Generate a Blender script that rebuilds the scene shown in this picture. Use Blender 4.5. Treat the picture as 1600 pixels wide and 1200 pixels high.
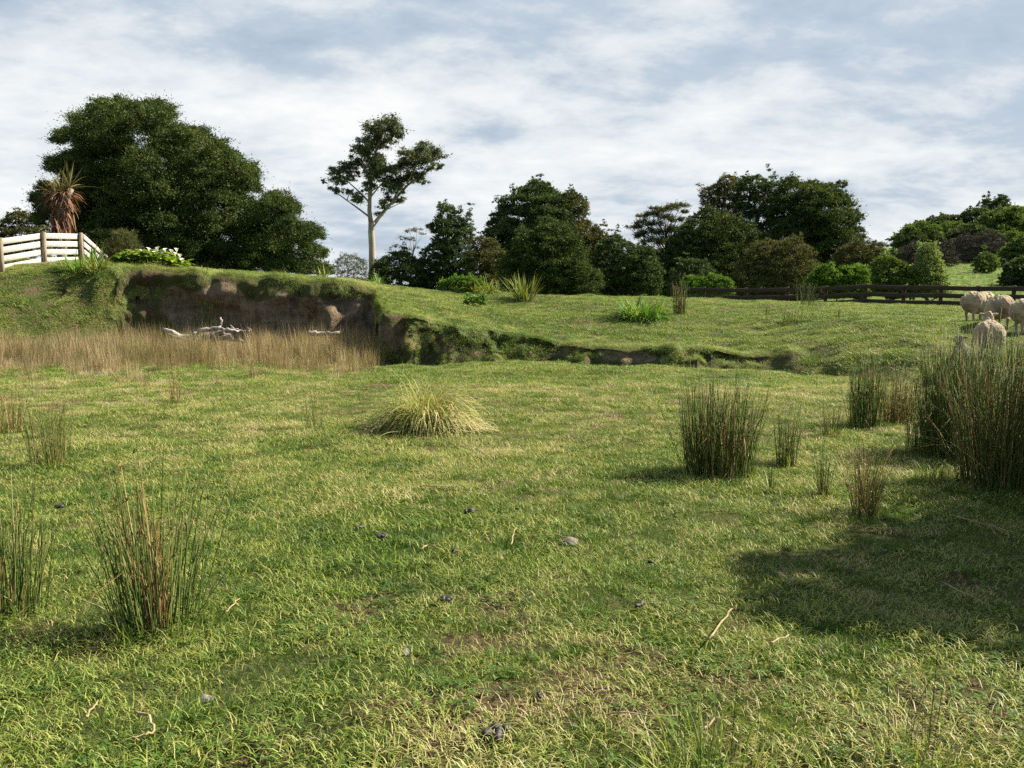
import bpy, bmesh, math, random
import numpy as np
from mathutils import Vector, Matrix

for o in list(bpy.data.objects):
    bpy.data.objects.remove(o)
scene = bpy.context.scene
COL = scene.collection
R = math.radians

# ------------------------------------------------------------------ camera
FPX = 1294.0                       # focal length in pixels of the 1600 x 1200 photograph
HORIZON = 465.0
CAM_H = 1.6
PITCH = math.atan((600 - HORIZON) / FPX)
cam_data = bpy.data.cameras.new('camera')
cam_data.sensor_width = 36.0
cam_data.lens = FPX / 1600 * 36.0
cam_data.clip_start = 0.05
cam_data.clip_end = 6000
cam = bpy.data.objects.new('camera', cam_data)
cam.location = (0, 0, CAM_H)
cam.rotation_euler = (math.pi / 2 - PITCH, 0, 0)
COL.objects.link(cam)
scene.camera = cam

# ------------------------------------------------------------------ light
SUN_EL, SUN_AZ = R(42), R(17)      # azimuth measured from +x towards +y
SUN_DIR = Vector((math.cos(SUN_EL) * math.cos(SUN_AZ), math.cos(SUN_EL) * math.sin(SUN_AZ), math.sin(SUN_EL)))
sun_data = bpy.data.lights.new('sun', 'SUN')
sun_data.energy = 5.0
sun_data.angle = R(0.6)
sun_data.color = (1.0, 0.92, 0.77)
sun = bpy.data.objects.new('sun', sun_data)
sun.rotation_euler = SUN_DIR.to_track_quat('Z', 'Y').to_euler()
sun.location = (30, 10, 40)
COL.objects.link(sun)

scene.view_settings.view_transform = 'Standard'
scene.view_settings.look = 'None'
scene.view_settings.exposure = 1.62
scene.view_settings.gamma = 1.0
scene.view_settings.use_curve_mapping = False
scene.render.engine = 'CYCLES'
scene.cycles.max_bounces = 5
scene.cycles.diffuse_bounces = 2
scene.cycles.glossy_bounces = 2
scene.cycles.transmission_bounces = 3
scene.cycles.use_denoising = False
scene.cycles.caustics_reflective = False
scene.cycles.caustics_refractive = False


def nd(nt, kind, **kw):
    n = nt.nodes.new(kind)
    for k, v in kw.items():
        if k in n.inputs and not hasattr(type(n), k):
            n.inputs[k].default_value = v
        else:
            setattr(n, k, v)
    return n


def math_node(nt, op, a, b=None, clamp=False):
    n = nt.nodes.new('ShaderNodeMath')
    n.operation = op
    n.use_clamp = clamp
    for i, v in enumerate((a, b)):
        if v is None:
            continue
        if isinstance(v, (int, float)):
            n.inputs[i].default_value = v
        else:
            nt.links.new(v, n.inputs[i])
    return n.outputs[0]


def ramp(nt, fac, stops, interp='LINEAR'):
    n = nt.nodes.new('ShaderNodeValToRGB')
    n.color_ramp.interpolation = interp
    el = n.color_ramp.elements
    while len(el) < len(stops):
        el.new(0.5)
    for e, (p, c) in zip(el, stops):
        e.position = p
        e.color = (*c, 1) if len(c) == 3 else c
    nt.links.new(fac, n.inputs[0])
    return n.outputs[0]


def mix_rgb(nt, fac, a, b, blend='MIX'):
    n = nt.nodes.new('ShaderNodeMix')
    n.data_type = 'RGBA'
    n.blend_type = blend
    for s, v in ((n.inputs[0], fac), (n.inputs[6], a), (n.inputs[7], b)):
        if isinstance(v, (int, float)):
            s.default_value = v
        elif isinstance(v, tuple):
            s.default_value = (*v, 1)
        else:
            nt.links.new(v, s)
    return n.outputs[2]


def noise(nt, vec, scale, detail=4, rough=0.55, dist=0.0):
    n = nt.nodes.new('ShaderNodeTexNoise')
    n.inputs['Scale'].default_value = scale
    n.inputs['Detail'].default_value = detail
    n.inputs['Roughness'].default_value = rough
    n.inputs['Distortion'].default_value = dist
    if vec is not None:
        nt.links.new(vec, n.inputs['Vector'])
    return n.outputs['Fac']


def build_world():
    w = bpy.data.worlds.new('World')
    scene.world = w
    w.use_nodes = True
    nt = w.node_tree
    nt.nodes.clear()
    out = nd(nt, 'ShaderNodeOutputWorld')
    sky = nd(nt, 'ShaderNodeTexSky')
    sky.sky_type = 'NISHITA'
    sky.sun_disc = False
    sky.sun_elevation = SUN_EL
    sky.sun_rotation = math.pi / 2 - SUN_AZ
    sky.air_density = 1.2
    bg_sky = nd(nt, 'ShaderNodeBackground')
    bg_sky.inputs['Strength'].default_value = 0.055
    nt.links.new(sky.outputs[0], bg_sky.inputs['Color'])
    tc = nd(nt, 'ShaderNodeTexCoord')
    sep = nd(nt, 'ShaderNodeSeparateXYZ')
    nt.links.new(tc.outputs['Generated'], sep.inputs[0])
    z = math_node(nt, 'MAXIMUM', sep.outputs['Z'], 0.0)
    den = math_node(nt, 'ADD', z, 0.26)
    # the cloud sheet is flat and level: project the view direction up onto it
    px = math_node(nt, 'DIVIDE', sep.outputs['X'], den)
    py = math_node(nt, 'DIVIDE', sep.outputs['Y'], den)
    comb = nd(nt, 'ShaderNodeCombineXYZ')
    nt.links.new(px, comb.inputs[0])
    nt.links.new(py, comb.inputs[1])
    comb.inputs[2].default_value = 3.7
    mp = nd(nt, 'ShaderNodeMapping')
    mp.inputs['Location'].default_value = (0.9, 2.3, 0)
    mp.inputs['Rotation'].default_value = (0, 0, R(-22))
    mp.inputs['Scale'].default_value = (1.25, 1.6, 1)
    nt.links.new(comb.outputs[0], mp.inputs[0])
    v = mp.outputs[0]
    big = noise(nt, v, 0.75, 3, 0.5, 0.2)
    mid = noise(nt, v, 2.3, 8, 0.60, 0.15)
    fine = noise(nt, v, 7.0, 8, 0.65, 0.2)
    dens = math_node(nt, 'ADD', math_node(nt, 'MULTIPLY', big, 0.47),
                     math_node(nt, 'ADD', math_node(nt, 'MULTIPLY', mid, 0.42), math_node(nt, 'MULTIPLY', fine, 0.11)))
    col = ramp(nt, dens, [(0.38, (0.44, 0.53, 0.65)), (0.45, (0.56, 0.65, 0.75)), (0.495, (0.74, 0.80, 0.86)), (0.545, (0.88, 0.915, 0.94)), (0.61, (1.0, 1.01, 1.01))])
    bg_c = nd(nt, 'ShaderNodeBackground')
    bg_c.inputs['Strength'].default_value = 0.318
    nt.links.new(col, bg_c.inputs['Color'])
    # the sheet breaks up overhead and behind the viewer
    front = math_node(nt, 'MULTIPLY_ADD', sep.outputs['Y'], 1.6)
    nt.nodes[-1].inputs[2].default_value = 0.35
    cover = math_node(nt, 'MULTIPLY', ramp(nt, dens, [(0.34, (0.85,) * 3), (0.46, (1.0,) * 3)]),
                      ramp(nt, front, [(0.0, (0.10,) * 3), (1.0, (1.0,) * 3)]))
    mx = nd(nt, 'ShaderNodeMixShader')
    nt.links.new(cover, mx.inputs[0])
    nt.links.new(bg_sky.outputs[0], mx.inputs[1])
    nt.links.new(bg_c.outputs[0], mx.inputs[2])
    nt.links.new(mx.outputs[0], out.inputs[0])


build_world()

# ------------------------------------------------------------------ numbers
RNG = np.random.default_rng(7)
_TAB = np.random.default_rng(99).random((256, 256))


def vnoise(x, y):
    xi = np.floor(x).astype(int)
    yi = np.floor(y).astype(int)
    fx = x - xi
    fy = y - yi
    fx = fx * fx * (3 - 2 * fx)
    fy = fy * fy * (3 - 2 * fy)
    a = _TAB[xi & 255, yi & 255]
    b = _TAB[(xi + 1) & 255, yi & 255]
    c = _TAB[xi & 255, (yi + 1) & 255]
    d = _TAB[(xi + 1) & 255, (yi + 1) & 255]
    return (a * (1 - fx) + b * fx) * (1 - fy) + (c * (1 - fx) + d * fx) * fy - 0.5


def fbm(x, y, octaves=4, gain=0.5):
    s = 0
    a = 1.0
    for k in range(octaves):
        s = s + a * vnoise(x * 2 ** k + 17.3 * k, y * 2 ** k + 5.1 * k)
        a *= gain
    return s


def sstep(t):
    t = np.clip(t, 0, 1)
    return t * t * (3 - 2 * t)


def ray(px, py):
    sx = (px - 800) / FPX
    sy = (600 - py) / FPX
    return (sx, math.cos(PITCH) + sy * math.sin(PITCH), -math.sin(PITCH) + sy * math.cos(PITCH))


def at(px, py, Y):
    r = ray(px, py)
    t = Y / r[1]
    return Vector((r[0] * t, Y, CAM_H + r[2] * t))


# ------------------------------------------------------------------ terrain
_CX = np.array([-400, -60, -30, -15, -13.5, -12.5, -11.9, -11.2, -9, -7, -5, -4.15, -3.75, -3.45, -3.2, -2.6, -1, 1, 3, 5.0, 6.2, 7.2, 8.5, 12, 20, 400])
_CY = np.array([20, 20, 20.5, 21.5, 22.2, 23.6, 25.2, 25.6, 25.5, 25.5, 25.6, 25.4, 23.5, 21.2, 20.3, 20.0, 20.2, 20.2, 19.4, 18.4, 17.6, 15.5, 11.0, 9.5, 9.0, 9.0])
_WX = np.array([-400, -13.8, -12.7, -12.0, -11.4, -4.2, -3.4, -1, 2, 4.5, 6.2, 7.2, 8.5, 400])
_WY = np.array([6.5, 6.0, 3.2, 1.1, 0.65, 0.65, 0.6, 0.6, 0.6, 0.65, 1.0, 3.5, 9.0, 11.0])
_EX = np.array([-400, -40, -15, -11.5, -9.5, -8, -6, -4.6, -3.9, -3.3, -2, -0.6, 1, 2.5, 3.8, 5.2, 6.5, 8.5, 12, 400])
_EY = np.array([4, 3.0, 2.72, 2.52, 2.36, 2.24, 2.10, 1.85, 1.62, 1.32, 1.02, 0.72, 0.48, 0.46, 0.40, 0.34, 0.42, 0.95, 1.0, 1.0])
_RX = np.array([-400, -40, -15, -10, -6, -3, 0, 4, 10, 14, 20, 400])
_RY = np.array([4, 3.1, 2.85, 2.55, 2.2, 1.85, 1.66, 1.58, 1.42, 1.28, 1.15, 1.15])


def bank_jig(X, Y):
    j = fbm(X * 0.9 + 3.1, Y * 0.9, 3) * 0.55 + vnoise(X * 0.35, Y * 0.35 + 40) * 0.5
    return j * (1 - 0.45 * sstep((-4 - X) / 1)) + 0.42 * fbm(X * 2.4 + 13, Y * 1.2, 3) * sstep((X + 3.4) / 1.0)


def height(X, Y, fine=True):
    X = np.asarray(X, float)
    Y = np.asarray(Y, float)
    jig = bank_jig(X, Y)
    near = sstep((Y - 8) / 6)
    C = np.interp(X + 0.25 * vnoise(Y * 1.3, X * 0.2 + 7), _CX, _CY) + jig * near
    W = np.interp(X, _WX, _WY)
    E = np.interp(X, _EX, _EY)
    top = np.interp(X, _RX, _RY)
    s = Y - C
    frac = np.clip(s / W, 0, 1)
    sharp = sstep((2.0 - W) / 1.0)
    prof = sstep(frac) * (1 - sharp) + sharp * np.clip(frac ** 0.62, 0, 1)
    t = np.clip((s - W) / np.maximum(29.5 - C - W, 1.0), 0, 1)
    U = E + (top - E) * (t * 0.6 + 0.4 * sstep(t))
    z = prof * U
    # beyond the crest the land falls away, then climbs a hill on the right
    back = sstep((Y - 30) / 8)
    z = z - back * np.clip(z - 0.7 - 0.9 * sstep((-3 - X) / 9), 0, 3)
    hill = sstep((X - 8) / 24) * np.clip(Y - 38, 0, 130) * 0.085
    z = z + hill
    rise = sstep((Y - 200) / 600) * 0.0
    z = z + rise
    # pasture humps and hoof-worn micro relief
    amp = 0.6 + 0.9 * sstep((Y - 12) / 8)
    z = z + amp * (0.10 * fbm(X * 0.45 + 9, Y * 0.45, 3) + 0.035 * vnoise(X * 2.1, Y * 2.1 + 3))
    if fine:
        m = sstep((60 - Y) / 20)
        z = z + m * (0.026 * vnoise(X * 3.1 + 1, Y * 3.1) + 0.004 * vnoise(X * 9, Y * 9))
        bank = np.exp(-((s - W) / 1.3) ** 2) * sstep((2.2 - W) / 1.0)
        z = z + bank * 0.16 * (vnoise(X * 1.6 + 5, Y * 1.6) + 0.5 * vnoise(X * 4, Y * 4))
    return z


def bareness(x, y):
    return 0.85 * fbm(x * 3.6 + 60, y * 3.6, 4, 0.6) + 0.30 * vnoise(x * 0.6, y * 0.6 + 8) + 0.12 * sstep((5.5 - y) / 2.5)


def h1(x, y):
    return float(height(np.array([x]), np.array([y]))[0])


def bank_fields(X, Y):
    """distance past the bank foot, width of the slope"""
    jig = bank_jig(X, Y)
    near = sstep((Y - 8) / 6)
    C = np.interp(X + 0.25 * vnoise(Y * 1.3, X * 0.2 + 7), _CX, _CY) + jig * near
    return Y - C, np.interp(X, _WX, _WY)


def ground(px, py, y0=1.5, y1=200):
    """where the line of sight through a pixel of the photograph meets the land"""
    r = ray(px, py)
    ys = np.concatenate([np.arange(y0, 40, 0.02), np.arange(40, y1, 0.25)])
    t = ys / r[1]
    x = r[0] * t
    z = CAM_H + r[2] * t
    hz = height(x, ys)
    k = np.argmax(z <= hz)
    if z[k] > hz[k]:
        k = np.argmin(z - hz)
    return Vector((x[k], ys[k], hz[k]))


def spaced(segs):
    out = []
    for a, b, st in segs:
        n = max(1, int(round((b - a) / st)))
        out.append(np.linspace(a, b, n, endpoint=False))
    out.append(np.array([segs[-1][1]]))
    return np.concatenate(out)


# ------------------------------------------------------------------ mesh helpers
def new_mesh(name, verts, faces_flat, sizes, tint=None, smooth=False, mat=None, mat_index=None):
    """verts (n,3); faces_flat: vertex indices of all faces; sizes: corners per face"""
    me = bpy.data.meshes.new(name)
    verts = np.asarray(verts, np.float32)
    faces_flat = np.asarray(faces_flat, np.int32)
    sizes = np.asarray(sizes, np.int32)
    me.vertices.add(len(verts))
    me.vertices.foreach_set('co', verts.ravel())
    me.loops.add(len(faces_flat))
    me.loops.foreach_set('vertex_index', faces_flat)
    me.polygons.add(len(sizes))
    starts = np.concatenate([[0], np.cumsum(sizes)[:-1]]).astype(np.int32)
    me.polygons.foreach_set('loop_start', starts)
    me.polygons.foreach_set('loop_total', sizes)
    if smooth:
        me.polygons.foreach_set('use_smooth', np.ones(len(sizes), bool))
    me.update(calc_edges=True)
    if tint is not None:
        at_ = me.attributes.new('tint', 'FLOAT', 'POINT')
        at_.data.foreach_set('value', np.asarray(tint, np.float32))
    if mat is not None:
        for m in (mat if isinstance(mat, (list, tuple)) else [mat]):
            me.materials.append(m)
    return me


class Geo:
    """collects pieces into one mesh"""
    def __init__(self):
        self.v, self.f, self.s, self.t, self.n = [], [], [], [], 0

    def add(self, v, f, s, t=None):
        v = np.asarray(v, float).reshape(-1, 3)
        f = np.asarray(f, int).ravel()
        self.v.append(v)
        self.f.append(f + self.n)
        self.s.append(np.asarray(s, int).ravel())
        if t is None:
            t = np.full(len(v), 0.5)
        elif np.isscalar(t):
            t = np.full(len(v), t)
        self.t.append(np.asarray(t, float))
        self.n += len(v)

    def mesh(self, name, mat, smooth=False):
        return new_mesh(name, np.concatenate(self.v), np.concatenate(self.f), np.concatenate(self.s),
                        np.concatenate(self.t), smooth, mat)

    def tube(self, pts, radii, n=6, t=None, cap=True, wob=0.0, rng=None):
        pts = [Vector(p) for p in pts]
        k = len(pts)
        ring = []
        up = Vector((0.31, 0.17, 0.93)).normalized()
        prev = None
        for i, p in enumerate(pts):
            d = (pts[min(i + 1, k - 1)] - pts[max(i - 1, 0)])
            if d.length < 1e-9:
                d = Vector((0, 0, 1))
            d.normalize()
            if prev is None:
                a = d.cross(up)
                if a.length < 1e-3:
                    a = d.cross(Vector((1, 0, 0)))
            else:
                a = prev - d * prev.dot(d)
            a.normalize()
            prev = a.copy()
            b = d.cross(a)
            for j in range(n):
                th = 2 * math.pi * j / n
                r = radii[i]
                if wob:
                    r *= 1 + wob * (rng.random() - 0.5) * 2
                ring.append(p + (a * math.cos(th) + b * math.sin(th)) * r)
        f, s = [], []
        for i in range(k - 1):
            for j in range(n):
                j2 = (j + 1) % n
                f += [i * n + j, i * n + j2, (i + 1) * n + j2, (i + 1) * n + j]
                s.append(4)
        if cap:
            f += list(range(n))[::-1]
            s.append(n)
            f += list(range((k - 1) * n, k * n))
            s.append(n)
        self.add([tuple(v) for v in ring], f, s, t)

    def box(self, size, mat4, bevel=0.0, t=None):
        bm = bmesh.new()
        bmesh.ops.create_cube(bm, size=1)
        bmesh.ops.scale(bm, vec=size, verts=bm.verts)
        if bevel:
            bmesh.ops.bevel(bm, geom=bm.edges[:], offset=bevel, segments=1, affect='EDGES')
        bm.transform(mat4)
        bm.verts.index_update()
        v = [tuple(q.co) for q in bm.verts]
        f, s = [], []
        for fc in bm.faces:
            f += [q.index for q in fc.verts]
            s.append(len(fc.verts))
        bm.free()
        self.add(v, f, s, t)


def link(name, me, parent=None, loc=None):
    o = bpy.data.objects.new(name, me)
    COL.objects.link(o)
    if parent is not None:
        o.parent = parent
    if loc is not None:
        o.location = loc
    return o


def thing(name, label, cat, loc=(0, 0, 0), rz=0.0, group=None):
    o = bpy.data.objects.new(name, None)
    o.empty_display_size = 0.2
    COL.objects.link(o)
    o.location = loc
    o.rotation_euler = (0, 0, rz)
    tag(o, label, cat, group)
    return o


def tag(o, label, cat, group=None, kind=None):
    if label:
        o['label'] = label
    if cat:
        o['category'] = cat
    if group:
        o['group'] = group
    if kind:
        o['kind'] = kind
    return o


# ------------------------------------------------------------------ materials
def base_mat(name):
    m = bpy.data.materials.new(name)
    m.use_nodes = True
    nt = m.node_tree
    nt.nodes.clear()
    out = nt.nodes.new('ShaderNodeOutputMaterial')
    return m, nt, out


def leaf_mat(name, stops, trans=0.3, patch=0.0, patch_scale=0.6, rough=0.65, spec=0.10, inst=False, trans_tint=(1.25, 1.2, 0.55)):
    m, nt, out = base_mat(name)
    a = nt.nodes.new('ShaderNodeAttribute')
    a.attribute_name = 'tint'
    fac = a.outputs['Fac']
    if patch:
        g = nt.nodes.new('ShaderNodeNewGeometry')
        nz = noise(nt, g.outputs['Position'], patch_scale, 3)
        fac = math_node(nt, 'ADD', fac, math_node(nt, 'MULTIPLY', math_node(nt, 'SUBTRACT', nz, 0.5), patch))
    if inst:
        d = nt.nodes.new('ShaderNodeAttribute')
        d.attribute_type = 'INSTANCER'
        d.attribute_name = 'dry'
        fac = math_node(nt, 'ADD', fac, d.outputs['Fac'])
    col = ramp(nt, fac, stops)
    p = nt.nodes.new('ShaderNodeBsdfPrincipled')
    p.inputs['Roughness'].default_value = rough
    p.inputs['Specular IOR Level'].default_value = spec
    nt.links.new(col, p.inputs['Base Color'])
    if trans > 0:
        tr = nt.nodes.new('ShaderNodeBsdfTranslucent')
        nt.links.new(mix_rgb(nt, 1.0, col, trans_tint, 'MULTIPLY'), tr.inputs['Color'])
        mx = nt.nodes.new('ShaderNodeMixShader')
        mx.inputs[0].default_value = trans
        nt.links.new(p.outputs[0], mx.inputs[1])
        nt.links.new(tr.outputs[0], mx.inputs[2])
        nt.links.new(mx.outputs[0], out.inputs[0])
    else:
        nt.links.new(p.outputs[0], out.inputs[0])
    return m


def solid_mat(name, c1, c2, scale=8.0, rough=0.85, bump=0.3, stretch=(1, 1, 1), detail=6, spec=0.2, bump_dist=0.02):
    m, nt, out = base_mat(name)
    tc = nt.nodes.new('ShaderNodeTexCoord')
    mp = nt.nodes.new('ShaderNodeMapping')
    mp.inputs['Scale'].default_value = stretch
    nt.links.new(tc.outputs['Object'], mp.inputs[0])
    n1 = noise(nt, mp.outputs[0], scale, detail, 0.6, 0.2)
    n2 = noise(nt, mp.outputs[0], scale * 4.3, 3, 0.6)
    f = math_node(nt, 'ADD', math_node(nt, 'MULTIPLY', n1, 0.7), math_node(nt, 'MULTIPLY', n2, 0.3))
    col = ramp(nt, f, [(0.36, c1), (0.64, c2)])
    p = nt.nodes.new('ShaderNodeBsdfPrincipled')
    p.inputs['Roughness'].default_value = rough
    p.inputs['Specular IOR Level'].default_value = spec
    nt.links.new(col, p.inputs['Base Color'])
    if bump:
        b = nt.nodes.new('ShaderNodeBump')
        b.inputs['Strength'].default_value = bump
        b.inputs['Distance'].default_value = bump_dist
        nt.links.new(f, b.inputs['Height'])
        nt.links.new(b.outputs[0], p.inputs['Normal'])
    nt.links.new(p.outputs[0], out.inputs[0])
    return m


GRASS_STOPS = [(0.0, (0.046, 0.092, 0.015)), (0.26, (0.108, 0.182, 0.024)), (0.50, (0.198, 0.252, 0.042)),
               (0.72, (0.300, 0.290, 0.085)), (0.88, (0.39, 0.33, 0.16)), (1.0, (0.44, 0.365, 0.215))]
M = {}
M['grass'] = leaf_mat('pasture_blade', GRASS_STOPS, 0.30, 0.30, 0.9, 0.5, 0.22, inst=True, trans_tint=(1.15, 1.2, 0.6))
M['tall_dry'] = leaf_mat('dry_stalk', [(0, (0.085, 0.11, 0.030)), (0.25, (0.16, 0.112, 0.055)), (0.6, (0.265, 0.182, 0.115)), (1, (0.42, 0.36, 0.23))], 0.3, 0.3, 0.5, 0.7, 0.15, inst=True)
M['rush'] = leaf_mat('rush_stem', [(0, (0.030, 0.062, 0.015)), (0.4, (0.075, 0.115, 0.027)), (0.8, (0.17, 0.180, 0.058)), (0.88, (0.06, 0.036, 0.018)), (1, (0.13, 0.08, 0.035))], 0.12, rough=0.45)
M['rush_dead'] = leaf_mat('dead_rush_stem', [(0, (0.13, 0.065, 0.025)), (0.4, (0.24, 0.135, 0.05)), (1, (0.38, 0.28, 0.14))], 0.1, rough=0.7)
M['seed'] = leaf_mat('rush_seed_head', [(0, (0.05, 0.03, 0.015)), (1, (0.13, 0.08, 0.035))], 0.0, rough=0.9)
M['straw'] = leaf_mat('straw_blade', [(0, (0.11, 0.155, 0.03)), (0.35, (0.24, 0.25, 0.08)), (0.7, (0.42, 0.36, 0.175)), (1, (0.54, 0.46, 0.27))], 0.3, rough=0.6)
M['totara'] = leaf_mat('dark_evergreen_leaf', [(0, (0.020, 0.034, 0.011)), (0.5, (0.050, 0.073, 0.020)), (1, (0.125, 0.150, 0.040))], 0.2, 0.5, 0.5)
M['deep'] = leaf_mat('deep_green_leaf', [(0, (0.022, 0.038, 0.015)), (0.5, (0.052, 0.081, 0.027)), (1, (0.108, 0.138, 0.045))], 0.2, 0.5, 0.4)
M['olive'] = leaf_mat('olive_brown_leaf', [(0, (0.040, 0.046, 0.018)), (0.5, (0.084, 0.090, 0.032)), (1, (0.15, 0.145, 0.052))], 0.2, 0.5, 0.4)
M['gum'] = leaf_mat('gum_leaf', [(0, (0.045, 0.056, 0.028)), (0.5, (0.085, 0.102, 0.048)), (1, (0.14, 0.155, 0.078))], 0.2, 0.4, 0.5)
M['bright'] = leaf_mat('fresh_green_leaf', [(0, (0.04, 0.085, 0.014)), (0.5, (0.078, 0.150, 0.022)), (1, (0.15, 0.23, 0.045))], 0.35, 0.3, 0.9)
M['hill'] = leaf_mat('hill_leaf', [(0, (0.045, 0.080, 0.022)), (0.5, (0.088, 0.135, 0.034)), (1, (0.155, 0.195, 0.058))], 0.3, 0.5, 0.25)
M['hill_dark'] = leaf_mat('hill_dark_leaf', [(0, (0.030, 0.048, 0.020)), (0.5, (0.055, 0.080, 0.030)), (1, (0.09, 0.115, 0.042))], 0.25, 0.5, 0.25)
M['bare'] = leaf_mat('bare_twig', [(0, (0.050, 0.044, 0.034)), (0.5, (0.085, 0.074, 0.056)), (1, (0.13, 0.112, 0.085))], 0.0, 0.4, 0.25, 0.9)
M['pale'] = leaf_mat('pale_leaf', [(0, (0.10, 0.14, 0.05)), (0.5, (0.19, 0.24, 0.09)), (1, (0.36, 0.40, 0.20))], 0.3, 0.3, 0.9)
M['strap'] = leaf_mat('strap_leaf', [(0, (0.045, 0.11, 0.016)), (0.5, (0.09, 0.19, 0.030)), (1, (0.22, 0.28, 0.06))], 0.3, rough=0.6, spec=0.15)
M['flax'] = leaf_mat('flax_leaf', [(0, (0.07, 0.11, 0.025)), (0.5, (0.15, 0.19, 0.045)), (1, (0.30, 0.28, 0.10))], 0.25, rough=0.6, spec=0.15)
M['lily_leaf'] = leaf_mat('lily_leaf', [(0, (0.06, 0.13, 0.016)), (0.5, (0.15, 0.23, 0.025)), (1, (0.26, 0.33, 0.05))], 0.35, rough=0.6, spec=0.15)
M['cab_dead'] = leaf_mat('dead_sword_leaf', [(0, (0.10, 0.05, 0.032)), (0.5, (0.19, 0.10, 0.065)), (1, (0.29, 0.18, 0.115))], 0.15, rough=0.7)
M['cab_green'] = leaf_mat('sword_leaf', [(0, (0.075, 0.085, 0.03)), (0.5, (0.15, 0.135, 0.06)), (1, (0.28, 0.20, 0.10))], 0.2, rough=0.5)
M['petal'] = leaf_mat('lily_petal', [(0, (0.76, 0.76, 0.66)), (1, (0.82, 0.82, 0.76))], 0.25, rough=0.5, trans_tint=(1, 1, 0.9))
M['bark'] = solid_mat('dark_bark', (0.035, 0.026, 0.018), (0.10, 0.075, 0.055), 6, 0.95, 0.6, (2, 2, 0.5))
M['gum_bark'] = solid_mat('smooth_gum_bark', (0.13, 0.09, 0.065), (0.40, 0.33, 0.265), 1.1, 0.7, 0.15, (1.6, 1.6, 0.4))
M['pale_bark'] = solid_mat('pale_bark', (0.14, 0.11, 0.08), (0.28, 0.23, 0.18), 6, 0.9, 0.4, (2, 2, 0.5))
M['board'] = solid_mat('weathered_board', (0.25, 0.235, 0.21), (0.45, 0.43, 0.395), 3, 0.85, 0.2, (0.5, 6, 6), bump_dist=0.004)
M['post'] = solid_mat('weathered_post', (0.16, 0.125, 0.085), (0.33, 0.27, 0.19), 5, 0.9, 0.3, (3, 3, 0.5), bump_dist=0.006)
M['dark_board'] = solid_mat('dark_stained_board', (0.030, 0.020, 0.014), (0.065, 0.045, 0.032), 4, 0.85, 0.2, (0.6, 5, 5), bump_dist=0.004)
M['driftwood'] = solid_mat('bleached_wood', (0.10, 0.085, 0.07), (0.42, 0.38, 0.33), 7, 0.85, 0.5, (1, 1, 1))
M['wood_dark'] = solid_mat('rotting_wood', (0.05, 0.042, 0.034), (0.20, 0.17, 0.14), 6, 0.9, 0.5, (1, 1, 1))
M['dung'] = solid_mat('dung', (0.010, 0.009, 0.008), (0.035, 0.030, 0.024), 60, 0.6, 0.5, bump_dist=0.004, spec=0.4)
M['stone'] = solid_mat('grey_stone', (0.07, 0.065, 0.052), (0.19, 0.175, 0.15), 22, 0.9, 0.5, bump_dist=0.006)
M['white_stone'] = solid_mat('white_stone', (0.35, 0.34, 0.31), (0.55, 0.54, 0.5), 15, 0.9, 0.3)
M['stick'] = solid_mat('dry_stick', (0.16, 0.115, 0.06), (0.34, 0.27, 0.15), 20, 0.8, 0.2, bump_dist=0.002)


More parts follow.
